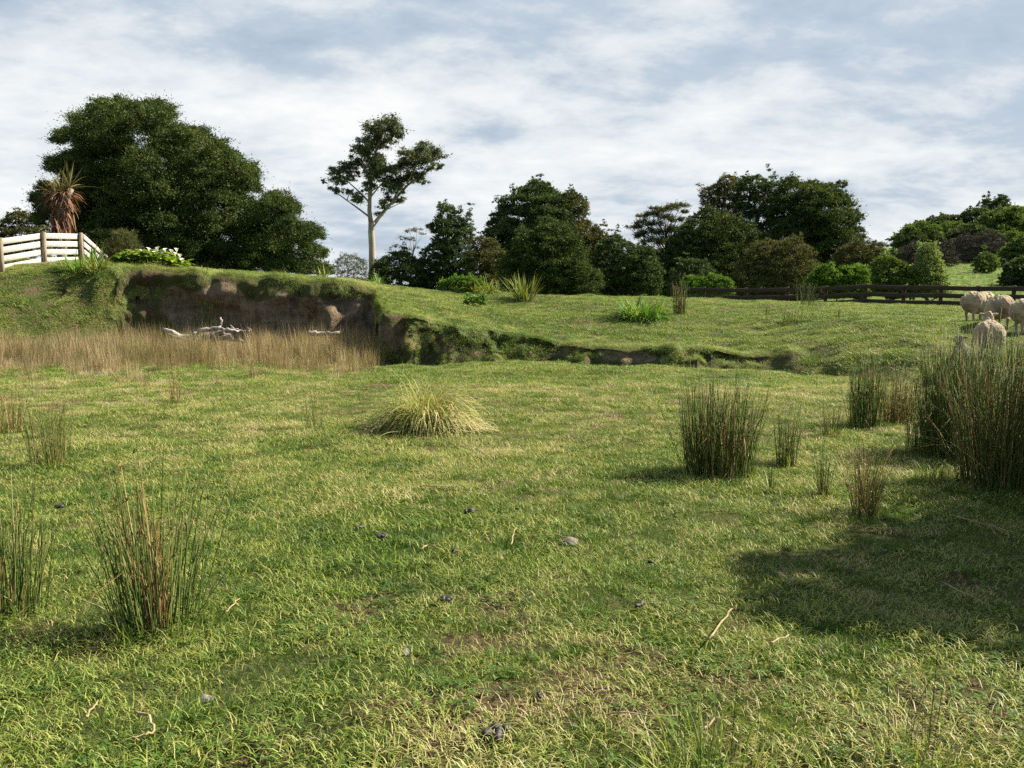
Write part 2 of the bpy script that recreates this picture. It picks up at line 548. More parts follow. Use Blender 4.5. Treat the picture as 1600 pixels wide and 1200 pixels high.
def ground_mat():
    m, nt, out = base_mat('ground_earth')
    g = nt.nodes.new('ShaderNodeNewGeometry')
    pos = g.outputs['Position']
    big = noise(nt, pos, 0.35, 4)
    mid = noise(nt, pos, 2.2, 6, 0.6)
    fine = noise(nt, pos, 16, 6, 0.65)
    turf = ramp(nt, mid, [(0.30, (0.030, 0.042, 0.011)), (0.45, (0.046, 0.060, 0.014)), (0.58, (0.060, 0.064, 0.020)), (0.70, (0.085, 0.065, 0.036))])
    turf = mix_rgb(nt, math_node(nt, 'MULTIPLY', fine, 0.5), turf, (0.085, 0.065, 0.036))
    ab = nt.nodes.new('ShaderNodeAttribute')
    ab.attribute_name = 'bare'
    soil = ramp(nt, fine, [(0.3, (0.030, 0.020, 0.012)), (0.5, (0.065, 0.043, 0.025)), (0.7, (0.12, 0.085, 0.05))])
    turf = mix_rgb(nt, ab.outputs['Fac'], turf, soil)
    lush = ramp(nt, noise(nt, pos, 0.9, 6, 0.65), [(0.3, (0.045, 0.085, 0.012)), (0.5, (0.075, 0.125, 0.017)), (0.7, (0.105, 0.14, 0.028))])
    a = nt.nodes.new('ShaderNodeAttribute')
    a.attribute_name = 'far'
    turf = mix_rgb(nt, a.outputs['Fac'], turf, lush)
    # clay of the cut bank: vertical drainage streaks, paler dry lenses, dark roots and damp
    mp = nt.nodes.new('ShaderNodeMapping')
    mp.inputs['Scale'].default_value = (1.9, 1.9, 0.45)
    nt.links.new(pos, mp.inputs[0])
    st = noise(nt, mp.outputs[0], 1.5, 8, 0.65, 0.6)
    mp2 = nt.nodes.new('ShaderNodeMapping')
    mp2.inputs['Scale'].default_value = (0.7, 0.7, 2.6)
    nt.links.new(pos, mp2.inputs[0])
    lay = noise(nt, mp2.outputs[0], 1.6, 6, 0.6, 0.4)
    crumb = noise(nt, pos, 9, 8, 0.7)
    cm = math_node(nt, 'ADD', math_node(nt, 'MULTIPLY', st, 0.42), math_node(nt, 'MULTIPLY', lay, 0.30))
    cm = math_node(nt, 'ADD', cm, math_node(nt, 'MULTIPLY', crumb, 0.28))
    clay = ramp(nt, cm, [(0.36, (0.045, 0.035, 0.021)), (0.45, (0.100, 0.074, 0.045)), (0.54, (0.175, 0.132, 0.080)), (0.68, (0.235, 0.185, 0.118))])
    c = nt.nodes.new('ShaderNodeAttribute')
    c.attribute_name = 'clay'
    cf = math_node(nt, 'ADD', c.outputs['Fac'], math_node(nt, 'MULTIPLY', math_node(nt, 'SUBTRACT', mid, 0.5), 0.8))
    cf = ramp(nt, cf, [(0.38, (0, 0, 0)), (0.55, (1, 1, 1))])
    col = mix_rgb(nt, cf, turf, clay)
    p = nt.nodes.new('ShaderNodeBsdfPrincipled')
    p.inputs['Roughness'].default_value = 0.95
    p.inputs['Specular IOR Level'].default_value = 0.1
    nt.links.new(col, p.inputs['Base Color'])
    hgt = math_node(nt, 'ADD', math_node(nt, 'MULTIPLY', fine, 0.35), math_node(nt, 'MULTIPLY', cm, 1.0))
    b = nt.nodes.new('ShaderNodeBump')
    b.inputs['Strength'].default_value = 0.9
    b.inputs['Distance'].default_value = 0.16
    nt.links.new(hgt, b.inputs['Height'])
    nt.links.new(b.outputs[0], p.inputs['Normal'])
    nt.links.new(p.outputs[0], out.inputs[0])
    return m


M['ground'] = ground_mat()


def build_ground():
    xs = spaced([(-2500, -500, 400), (-500, -100, 40), (-100, -40, 6), (-40, -20, 1), (-20, -13, 0.16), (-13, -2, 0.075),
                 (-2, 9, 0.10), (9, 16, 0.2), (16, 40, 1), (40, 110, 4), (110, 500, 40), (500, 2500, 400)])
    ys = spaced([(-400, -40, 60), (-40, 0, 4), (0, 1.5, 0.5), (1.5, 6, 0.09), (6, 15, 0.13), (15, 19.2, 0.09), (19.2, 21.8, 0.05), (21.8, 24, 0.08),
                 (24, 27.2, 0.045), (27.2, 34, 0.14), (34, 60, 1), (60, 140, 3), (140, 500, 30), (500, 3000, 400)])
    X, Y = np.meshgrid(xs, ys)
    Z = height(X, Y)
    s, W = bank_fields(X, Y)
    steep = sstep((1.6 - W) / 0.7)
    inface = np.exp(-((s / W - 0.5) / 0.5) ** 4) * steep
    # carve the face: ledges, slips and overhang
    Y2 = Y - inface * (0.60 * fbm(X * 1.3, Z * 1.2 + 11, 4) - 0.05) - 0.25 * np.exp(-((s / W - 0.95) / 0.25) ** 2) * steep
    X2 = X + inface * 0.25 * fbm(X * 1.1 + 31, Z * 2.1, 3)
    nx, ny = len(xs), len(ys)
    v = np.stack([X2.ravel(), Y2.ravel(), Z.ravel()], 1)
    i = np.arange(nx * ny).reshape(ny, nx)
    f = np.stack([i[:-1, :-1], i[:-1, 1:], i[1:, 1:], i[1:, :-1]], -1).reshape(-1, 4)
    me = new_mesh('ground', v, f.ravel(), np.full(len(f), 4), None, True, M['ground'])
    frac = Z / np.maximum(np.interp(X, _EX, _EY), 0.2)
    cutface = np.exp(-((X + 7.2) / 3.7) ** 6)
    spur = np.exp(-((X - 0.5) / 5.0) ** 4) * 0.62
    clay = inface * np.clip(cutface + spur, 0, 1) * sstep((0.90 - frac + 0.3 * vnoise(X * 2.3, Y * 0.5)) / 0.22)
    a = me.attributes.new('clay', 'FLOAT', 'POINT')
    a.data.foreach_set('value', clay.ravel().astype(np.float32))
    a = me.attributes.new('bare', 'FLOAT', 'POINT')
    a.data.foreach_set('value', sstep((bareness(X, Y) - 0.20) / 0.14).ravel().astype(np.float32))
    far = sstep((Y - 30) / 4)
    a = me.attributes.new('far', 'FLOAT', 'POINT')
    a.data.foreach_set('value', far.ravel().astype(np.float32))
    o = link('ground', me)
    tag(o, 'rough grazed paddock with a cut earth bank and low terrace', 'ground', kind='structure')


build_ground()


# ------------------------------------------------------------------ blades, tufts
def blade_geo(geo, roots, lengths, widths, lean_dir, lean, droop, tint, levels=3):
    """flat tapering blades. roots (n,3), lean = sideways travel as a share of length, droop bends the tip down"""
    n = len(roots)
    d = np.stack([np.cos(lean_dir), np.sin(lean_dir), np.zeros(n)], 1)
    side = np.stack([-np.sin(lean_dir), np.cos(lean_dir), np.zeros(n)], 1)
    tw = RNG.uniform(-0.9, 0.9, n)
    side = side * np.cos(tw)[:, None] + d * np.sin(tw)[:, None]
    rows = []
    for k in range(levels + 1):
        t = k / levels
        out = lengths * lean * (t ** 1.6)
        up = lengths * (t * np.sqrt(np.clip(1 - (0.75 * np.clip(lean, 0, 1.1)) ** 2, 0.08, 1)) - droop * t ** 3)
        c = roots + d * out[:, None]
        c[:, 2] = roots[:, 2] + up
        if k < levels:
            w = widths * (1 - 0.75 * t ** 1.5) * 0.5
            rows.append(c - side * w[:, None])
            rows.append(c + side * w[:, None])
        else:
            rows.append(c)
    per = len(rows)
    v = np.stack(rows, 1).reshape(-1, 3)
    base = np.arange(n) * per
    fl, sz = [], []
    quads = []
    for k in range(levels - 1):
        quads.append(np.stack([base + 2 * k, base + 2 * k + 1, base + 2 * k + 3, base + 2 * k + 2], 1))
    k = levels - 1
    tri = np.stack([base + 2 * k, base + 2 * k + 1, base + 2 * k + 2], 1)
    f = np.concatenate([np.concatenate(quads).ravel(), tri.ravel()]) if quads else tri.ravel()
    s = np.concatenate([np.full(n * (levels - 1), 4), np.full(n, 3)])
    geo.add(v, f, s, np.repeat(tint, per))


def tuft(n, rad, lmin, lmax, w, lean=(0.1, 0.8), droop=(0.0, 0.25), tint=(0.1, 0.6), dead=0.1, levels=2, outward=0.5, power=0.5, lpow=1.0):
    g = Geo()
    r = rad * RNG.random(n) ** power
    th = RNG.uniform(0, 2 * math.pi, n)
    roots = np.stack([r * np.cos(th), r * np.sin(th), np.full(n, -0.015)], 1)
    ld = np.where(RNG.random(n) < outward, th + RNG.normal(0, 0.7, n), RNG.uniform(0, 2 * math.pi, n))
    ln = lmin + (lmax - lmin) * RNG.random(n) ** lpow
    tn = RNG.uniform(*tint, n)
    dm = RNG.random(n) < dead
    tn[dm] = RNG.uniform(0.78, 1.0, dm.sum())
    blade_geo(g, roots, ln, w * RNG.uniform(0.6, 1.3, n), ld, RNG.uniform(*lean, n), RNG.uniform(*droop, n), tn, levels)
    return g


def litter(n, rad):
    """flat dead strands lying on the soil"""
    g = Geo()
    r = rad * RNG.random(n) ** 0.5
    th = RNG.uniform(0, 2 * math.pi, n)
    roots = np.stack([r * np.cos(th), r * np.sin(th), RNG.uniform(0.004, 0.03, n)], 1)
    blade_geo(g, roots, RNG.uniform(0.02, 0.07, n), np.full(n, 0.004), RNG.uniform(0, 6.28, n), RNG.uniform(0.9, 1.05, n), RNG.uniform(0.25, 0.33, n), RNG.uniform(0.6, 1.0, n), 2)
    return g


def broadleaf(n, rad):
    """clover and small rosette weeds"""
    g = Geo()
    for i in range(n):
        r = rad * random.random() ** 0.5
        a = random.uniform(0, 6.28)
        c = np.array([r * math.cos(a), r * math.sin(a), random.uniform(0.015, 0.045)])
        s = random.uniform(0.006, 0.013)
        t = random.uniform(0.05, 0.4)
        for k in range(3):
            b = random.uniform(0, 0.4) + k * 2.094
            u = np.array([math.cos(b), math.sin(b), random.uniform(-0.25, 0.35)])
            w = np.array([-math.sin(b), math.cos(b), random.uniform(-0.2, 0.2)])
            g.add([c, c + u * s + w * s * 0.6, c + u * s * 1.7, c + u * s - w * s * 0.6], [0, 1, 2, 3], [4], t)
    return g


def scatter(name, label, cat, protos, P, N, idx, scale, dry, spin=None, tilt=1.0):
    """one object of countless tufts: a point per tuft, geometry nodes put a tuft on each"""
    n = len(P)
    me = bpy.data.meshes.new(name)
    me.vertices.add(n)
    me.vertices.foreach_set('co', np.asarray(P, np.float32).ravel())
    if spin is None:
        spin = RNG.uniform(0, 2 * math.pi, n)
    nn = N.copy()
    nn[:, :2] *= tilt
    nn /= np.linalg.norm(nn, axis=1)[:, None]
    ca, sa = np.cos(spin), np.sin(spin)
    ax = ca * nn[:, 0] + sa * nn[:, 1]
    ay = -sa * nn[:, 0] + ca * nn[:, 1]
    rot = np.stack([-np.arcsin(np.clip(ay, -1, 1)), np.arctan2(ax, nn[:, 2]), spin], 1)
    for nm, tp, key, dat in (('rot', 'FLOAT_VECTOR', 'vector', rot), ('pick', 'INT', 'value', idx), ('size', 'FLOAT', 'value', scale), ('dry', 'FLOAT', 'value', dry)):
        a = me.attributes.new(nm, tp, 'POINT')
        dat = np.asarray(dat, np.int32 if tp == 'INT' else np.float32)
        a.data.foreach_set(key, dat.ravel())
    coll = bpy.data.collections.new(name + '_tufts')
    for k, pm in enumerate(protos):
        coll.objects.link(bpy.data.objects.new('%s_tuft_%02d' % (name, k), pm))
    o = link(name, me)
    tag(o, label, cat, kind='stuff')
    ng = bpy.data.node_groups.new(name + '_nodes', 'GeometryNodeTree')
    ng.interface.new_socket('Geometry', in_out='INPUT', socket_type='NodeSocketGeometry')
    ng.interface.new_socket('Geometry', in_out='OUTPUT', socket_type='NodeSocketGeometry')
    gi = ng.nodes.new('NodeGroupInput')
    go = ng.nodes.new('NodeGroupOutput')
    ci = ng.nodes.new('GeometryNodeCollectionInfo')
    ci.inputs['Collection'].default_value = coll
    ci.inputs['Separate Children'].default_value = True
    ci.inputs['Reset Children'].default_value = True
    iop = ng.nodes.new('GeometryNodeInstanceOnPoints')
    iop.inputs['Pick Instance'].default_value = True

    def named(nm, tp):
        a = ng.nodes.new('GeometryNodeInputNamedAttribute')
        a.data_type = tp
        a.inputs['Name'].default_value = nm
        return [s for s in a.outputs if s.enabled and s.name == 'Attribute'][0]
    e2r = ng.nodes.new('FunctionNodeEulerToRotation')
    ng.links.new(named('rot', 'FLOAT_VECTOR'), e2r.inputs[0])
    ng.links.new(gi.outputs[0], iop.inputs['Points'])
    ng.links.new(ci.outputs[0], iop.inputs['Instance'])
    ng.links.new(named('pick', 'INT'), iop.inputs['Instance Index'])
    ng.links.new(e2r.outputs[0], iop.inputs['Rotation'])
    ng.links.new(named('size', 'FLOAT'), iop.inputs['Scale'])
    ng.links.new(iop.outputs[0], go.inputs[0])
    md = o.modifiers.new('tufts', 'NODES')
    md.node_group = ng
    return o


def normals(x, y, e=0.12):
    dx = (height(x + e, y) - height(x - e, y)) / (2 * e)
    dy = (height(x, y + e) - height(x, y - e)) / (2 * e)
    n = np.stack([-dx, -dy, np.ones_like(dx)], 1)
    return n / np.linalg.norm(n, axis=1)[:, None]


def band(y0, y1, dens, margin=1.4):
    w = 0.63 * y1 + margin
    n = int(2 * w * (y1 - y0) * dens)
    x = RNG.uniform(-w, w, n)
    y = RNG.uniform(y0, y1, n)
    k = np.abs(x) < 0.63 * y + margin
    return x[k], y[k]


def build_grass():
    pm = []
    for k in range(4):       # 0-3 short grazed sward
        pm.append(tuft(165, 0.12, 0.015, 0.048, 0.0038, (0.12, 0.80), (0.0, 0.14), (0.08, 0.64), 0.035, 2, 0.2, lpow=1.3).mesh('sward', M['grass']))
    for k in range(3):       # 4-6 lusher tussocks
        pm.append(tuft(130, 0.070, 0.028, 0.078, 0.0042, (0.15, 0.85), (0.0, 0.2), (0.0, 0.46), 0.05, 3, 0.8).mesh('lush', M['grass']))
    for k in range(2):       # 7-8 dry tussocks
        pm.append(tuft(110, 0.09, 0.020, 0.055, 0.0036, (0.3, 0.95), (0.0, 0.35), (0.30, 0.74), 0.12, 3, 0.7).mesh('dry', M['grass']))
    for k in range(2):       # 9-10 dead strands
        pm.append(litter(45, 0.14).mesh('litter', M['grass']))
    pm.append(broadleaf(26, 0.12).mesh('clover', M['grass']))        # 11
    for k in range(3):       # 12-14 long mop for bank lips: arches over and hangs
        pm.append(tuft(200, 0.16, 0.18, 0.50, 0.007, (0.5, 1.05), (0.35, 1.0), (0.1, 0.7), 0.16, 4, 0.85).mesh('mop', M['grass']))
    for k in range(2):       # 15-16 far sward, larger patches
        pm.append(tuft(190, 0.20, 0.035, 0.09, 0.0075, (0.3, 1.0), (0.0, 0.3), (0.1, 0.66), 0.1, 2, 0.25).mesh('far_sward', M['grass']))
    P, N, I, S, D = [], [], [], [], []

    def put(x, y, idx, sc, dry, dz=0.0):
        P.append(np.stack([x, y, height(x, y) + dz], 1))
        N.append(normals(x, y))
        I.append(idx)
        S.append(sc)
        D.append(dry)

    def dryness(x, y):
        d = 0.26 * fbm(x * 0.9 + 20, y * 0.9, 4) + 0.20 * vnoise(x * 3.3, y * 3.3)
        mid = sstep((y - 8) / 4) * sstep((17 - y) / 3) * 0.10
        terrace = -0.05 * sstep((y - 19) / 2) * sstep((x + 3) / 2)
        near = -0.07 - 0.10 * sstep((9 - y) / 4)
        return d + mid + terrace + near

    for y0, y1, dens, far in ((1.9, 5, 330, 0), (5, 9, 230, 0), (9, 15, 130, 0), (15, 33, 62, 1)):
        x, y = band(y0, y1, dens)
        s, W = bank_fields(x, y)
        nz = normals(x, y)[:, 2]
        face = (s > -0.1) & (s < W * 1.0) & (W < 1.6)
        cut = face & (x < -3.9) & (x > -11.3)
        bare = bareness(x, y) > 0.29
        keep = (~cut) & ~(face & (fbm(x * 2.2 + 3, y * 4.0, 3) > 0.16)) & ~(bare & (RNG.random(len(x)) < 0.55))
        x, y, face, bare = x[keep], y[keep], face[keep], bare[keep]
        n = len(x)
        idx = RNG.integers(0, 4, n) if not far else np.where(RNG.random(n) < 0.3, RNG.integers(0, 4, n), RNG.integers(15, 17, n))
        u = RNG.random(n)
        idx = np.where(u < 0.19, RNG.integers(9, 11, n), idx)
        idx = np.where((u > 0.19) & (u < 0.215), 11, idx)
        lushm = fbm(x * 2.6, y * 2.6 + 30, 3) * 0.8 + 0.5 * vnoise(x * 0.8, y * 0.8)
        idx = np.where(((lushm > 0.20) & (u > 0.22) & (u < 0.48)) | ((u > 0.22) & (u < 0.30)), RNG.integers(4, 7, n), idx)
        idx = np.where((lushm < -0.32) & (u > 0.26) & (u < 0.40), RNG.integers(7, 9, n), idx)
        idx = np.where(bare & (u < 0.8), np.where(RNG.random(n) < 0.8, RNG.integers(9, 11, n), 11), idx)
        sc = RNG.uniform(0.75, 1.25, n) * (1 + 0.5 * np.clip(fbm(x * 0.9 + 7, y * 0.9, 2), -0.5, 0.6))
        put(x, y, idx, sc, dryness(x, y) + RNG.normal(0, 0.05, n))
    # lips and faces of the banks
    x = RNG.uniform(-14, 9, 120000)
    y = RNG.uniform(16, 28, 120000)
    s, W = bank_fields(x, y)
    steep = W < 1.9
    lip = steep & (s > W * 0.78) & (s < W + 0.30) & (RNG.random(len(x)) < 0.42)
    facem = steep & (s > 0) & (s <= W * 0.72) & (x > -3.9) & (RNG.random(len(x)) < 0.30) & (fbm(x * 1.9, y * 3.0 + 77, 3) < -0.12)
    facel = steep & (s > 0) & (s <= W * 0.72) & (x <= -3.9) & (RNG.random(len(x)) < 0.40) & (x < -10.4 + 1.6 * vnoise(y * 2, x))
    nzz = normals(x, y)[:, 2]
    endm = (nzz < 0.62) & (x > -4.6) & (x < -2.9) & (y > 19.3) & (y < 25.0) & (RNG.random(len(x)) < 0.25)
    rough = (s > W) & (s < W + 2.2) & (x > -4) & (x < 6) & (fbm(x * 1.1 + 8, y * 1.1, 3) > 0.18) & (RNG.random(len(x)) < 0.05)
    crest = (W < 1.9) & (s > W) & (s < W + 2.6) & (x < -3.8) & (RNG.random(len(x)) < 0.06)
    xx, yy = x[crest], y[crest]
    put(xx, yy, RNG.integers(12, 15, len(xx)), RNG.uniform(0.25, 0.7, len(xx)), dryness(xx, yy) + 0.16 + RNG.normal(0, 0.1, len(xx)))
    for m, smin, smax in ((lip & (x < -3.6), 0.30, 0.80), (lip & (x >= -3.6), 0.25, 0.58), (facem, 0.15, 0.36), (facel, 0.2, 0.45), (endm, 0.12, 0.28), (rough, 0.2, 0.5)):
        xx, yy = x[m], y[m]
        put(xx, yy, RNG.integers(12, 15, len(xx)), RNG.uniform(smin, smax, len(xx)), dryness(xx, yy) + RNG.normal(0.04, 0.08, len(xx)))
    # humps of rougher grass dotted over the paddock, hillside and crest
    x, y = band(6, 31, 0.75)
    put(x, y, RNG.integers(12, 15, len(x)), RNG.uniform(0.2, 0.5, len(x)), dryness(x, y) + RNG.normal(0.05, 0.1, len(x)), -0.02)
    x = RNG.uniform(24, 70, 5200)
    y = RNG.uniform(42, 98, 5200)
    put(x, y, RNG.integers(12, 15, len(x)), RNG.uniform(0.6, 1.3, len(x)), -0.1 + dryness(x * 0.3, y * 0.3) + RNG.normal(0.0, 0.08, len(x)), -0.06)
    x, y = band(28, 32, 6.0)
    put(x, y, RNG.integers(12, 15, len(x)), RNG.uniform(0.25, 0.6, len(x)), dryness(x, y) + RNG.normal(0.05, 0.1, len(x)), -0.02)
    scatter('pasture_grass', 'short grazed green and yellowing pasture grass over the whole paddock', 'grass', pm,
            np.concatenate(P), np.concatenate(N), np.concatenate(I), np.concatenate(S), np.concatenate(D), tilt=0.8)


build_grass()


def build_dry_meadow():
    pm = []
    for k in range(3):
        pm.append(tuft(75, 0.22, 0.35, 0.85, 0.006, (0.02, 0.35), (0.0, 0.15), (0.0, 0.95), 0.1, 3, 0.6).mesh('stalk_tuft', M['tall_dry']))
    for k in range(2):
        pm.append(tuft(120, 0.25, 0.12, 0.40, 0.006, (0.2, 0.9), (0.1, 0.5), (0.35, 1.0), 0.2, 3, 0.6).mesh('thatch', M['tall_dry']))
    x = RNG.uniform(-18, -2.9, 9000)
    y = RNG.uniform(11.5, 26.0, 9000)
    s, W = bank_fields(x, y)
    front = 13.6 + 3.0 * vnoise(x * 0.6, y * 0.1 + 3) - 0.10 * (x + 10)
    dens = 0.62 * np.clip((y - front) / 8.0, 0, 1) ** 1.4 * sstep((0.15 - s) / 0.5) * sstep((-2.95 - x) / 0.8 + 0.3) * (0.35 + 1.3 * (fbm(x * 0.9, y * 0.9 + 9, 3) + 0.3))
    dens += 0.05 * sstep((y - 13.0) / 2) * sstep((-3 - x) / 3) * (s < 0)
    k = (RNG.random(len(x)) < dens)
    x, y = x[k], y[k]
    n = len(x)
    idx = np.where(RNG.random(n) < 0.15 + 0.5 * sstep((y - 15) / 5), RNG.integers(0, 3, n), RNG.integers(3, 5, n))
    sc = RNG.uniform(0.4, 1.15, n) * (0.55 + 0.45 * sstep((y - 15.5) / 5)) * (1 + 0.7 * fbm(x * 1.2 + 50, y * 1.2, 3))
    P = np.stack([x, y, height(x, y)], 1)
    scatter('tall_dry_grass', 'tall reddish brown dry grass below the cut bank', 'grass', pm, P, normals(x, y), idx, sc,
            0.5 * fbm(x * 0.6 + 4, y * 0.6, 3) + 0.04 + RNG.normal(0, 0.16, n), tilt=0.2)


build_dry_meadow()


# ------------------------------------------------------------------ rushes
def rush_geo(n, base_r, hmin, hmax, lean, thick, rng, bend=0.12, tint=(0, 1), seeds=None, tilt=(0, 0), seed_tint=(0.87, 1.0)):
    g = Geo()
    sg = g
    lv = 5
    r = base_r * rng.random(n) ** 0.6
    th = rng.uniform(0, 2 * math.pi, n)
    H = rng.uniform(hmin, hmax, n) * (1 - 0.25 * (r / max(base_r, 1e-6)) * rng.random(n))
    out = lean * (0.25 + 0.9 * r / max(base_r, 1e-6)) * rng.uniform(0.3, 1.25, n) * np.where(rng.random(n) < 0.10, 2.2, 1.0)
    out = np.clip(out, 0, 0.75)
    ld = th + rng.normal(0, 0.45, n)
    bx = rng.normal(0, bend, n) * np.where(rng.random(n) < 0.16, 3.2, 1.0)
    tn = rng.uniform(*tint, n) * 0.8
    pts = []
    for k in range(lv + 1):
        t = k / lv
        q = np.stack([r * np.cos(th) + H * (out * np.cos(ld) + tilt[0]) * t + H * bx * np.sin(ld) * t * t,
                      r * np.sin(th) + H * (out * np.sin(ld) + tilt[1]) * t - H * bx * np.cos(ld) * t * t,
                      H * t * np.sqrt(np.clip(1 - out ** 2, 0.3, 1)) * (1 - 0.12 * np.abs(bx) / max(bend, 1e-6) * t * t) - 0.03], 1)
        pts.append(q)
    rows = []
    a0 = rng.uniform(0, 6.28, n)
    for k in range(lv):
        rad = thick * (1 - 0.45 * (k / lv) ** 2) * 0.5
        for j in range(3):
            an = a0 + j * 2.0944
            rows.append(pts[k] + np.stack([np.cos(an) * rad, np.sin(an) * rad, np.zeros(n)], 1))
    rows.append(pts[lv])
    per = len(rows)
    v = np.stack(rows, 1).reshape(-1, 3)
    b = np.arange(n) * per
    q = []
    for k in range(lv - 1):
        for j in range(3):
            j2 = (j + 1) % 3
            q.append(np.stack([b + 3 * k + j, b + 3 * k + j2, b + 3 * k + 3 + j2, b + 3 * k + 3 + j], 1))
    tr = []
    for j in range(3):
        tr.append(np.stack([b + 3 * (lv - 1) + j, b + 3 * (lv - 1) + (j + 1) % 3, b + per - 1], 1))
    g.add(v, np.concatenate([np.concatenate(q).ravel(), np.concatenate(tr).ravel()]),
          np.concatenate([np.full(n * 3 * (lv - 1), 4), np.full(n * 3, 3)]), np.repeat(tn, per))
    if seeds:
        pick = rng.random(n) < seeds
        for i in np.nonzero(pick)[0]:
            t = rng.uniform(0.78, 0.92)
            k = min(int(t * lv), lv - 1)
            c = pts[k][i] + (pts[k + 1][i] - pts[k][i]) * (t * lv - k)
            m = 5
            ld_ = rng.uniform(0, 6.28, m)
            blade_geo(sg, np.tile(c, (m, 1)), rng.uniform(0.012, 0.034, m), np.full(m, thick * 1.3), ld_, rng.uniform(0.3, 1.0, m), rng.uniform(0, 0.5, m), rng.uniform(*seed_tint, m), 2)
    return g, sg


def rush(px, py, top, label, n_green, n_dead, base_px, lean=0.16, thick=0.0032, seeds=0.25, seed=0, hvar=0.5, tilt=(0, 0), bend=0.08, skirt=0, dead_tilt=None, name='rush_clump'):
    p = ground(px, py) if not isinstance(px, Vector) else px
    Y = p.y
    H = (py - top) / FPX * Y / math.cos(PITCH) * 1.30
    base = base_px / FPX * Y * 0.5
    rng = np.random.default_rng(1000 + seed)
    t = thing(name, label, 'rush', tuple(p), 0, 'rush clumps in the paddock')
    if n_green:
        g, _ = rush_geo(n_green, base, H * hvar, H, lean, thick, rng, bend, (0, 1), seeds * 0.55, tilt)
        link('stems', g.mesh('stems', M['rush']), t)
    if n_dead > 5:
        g, _ = rush_geo(n_dead, base * (0.9 if dead_tilt is None else 0.35), H * 0.35, H * 0.95, lean * (1.15 if dead_tilt is None else 0.4), thick * 0.9, rng, bend * 1.6, (0, 1.25), seeds * 0.3, dead_tilt or tilt, (0, 0.2))
        link('dead_stems', g.mesh('dead_stems', M['rush_dead']), t)
    skirt = skirt or int(40 + base_px * 1.2)
    if skirt:
        gg = tuft(skirt, base * 1.5, 0.08, 0.26, 0.005, (0.2, 0.9), (0, 0.4), (0.1, 0.75), 0.12, 3, 0.8)
        m = gg.mesh('skirt_grass', M['grass'])
        tag(link('skirt_grass', m, t), None, None, None, 'stuff')
    return t


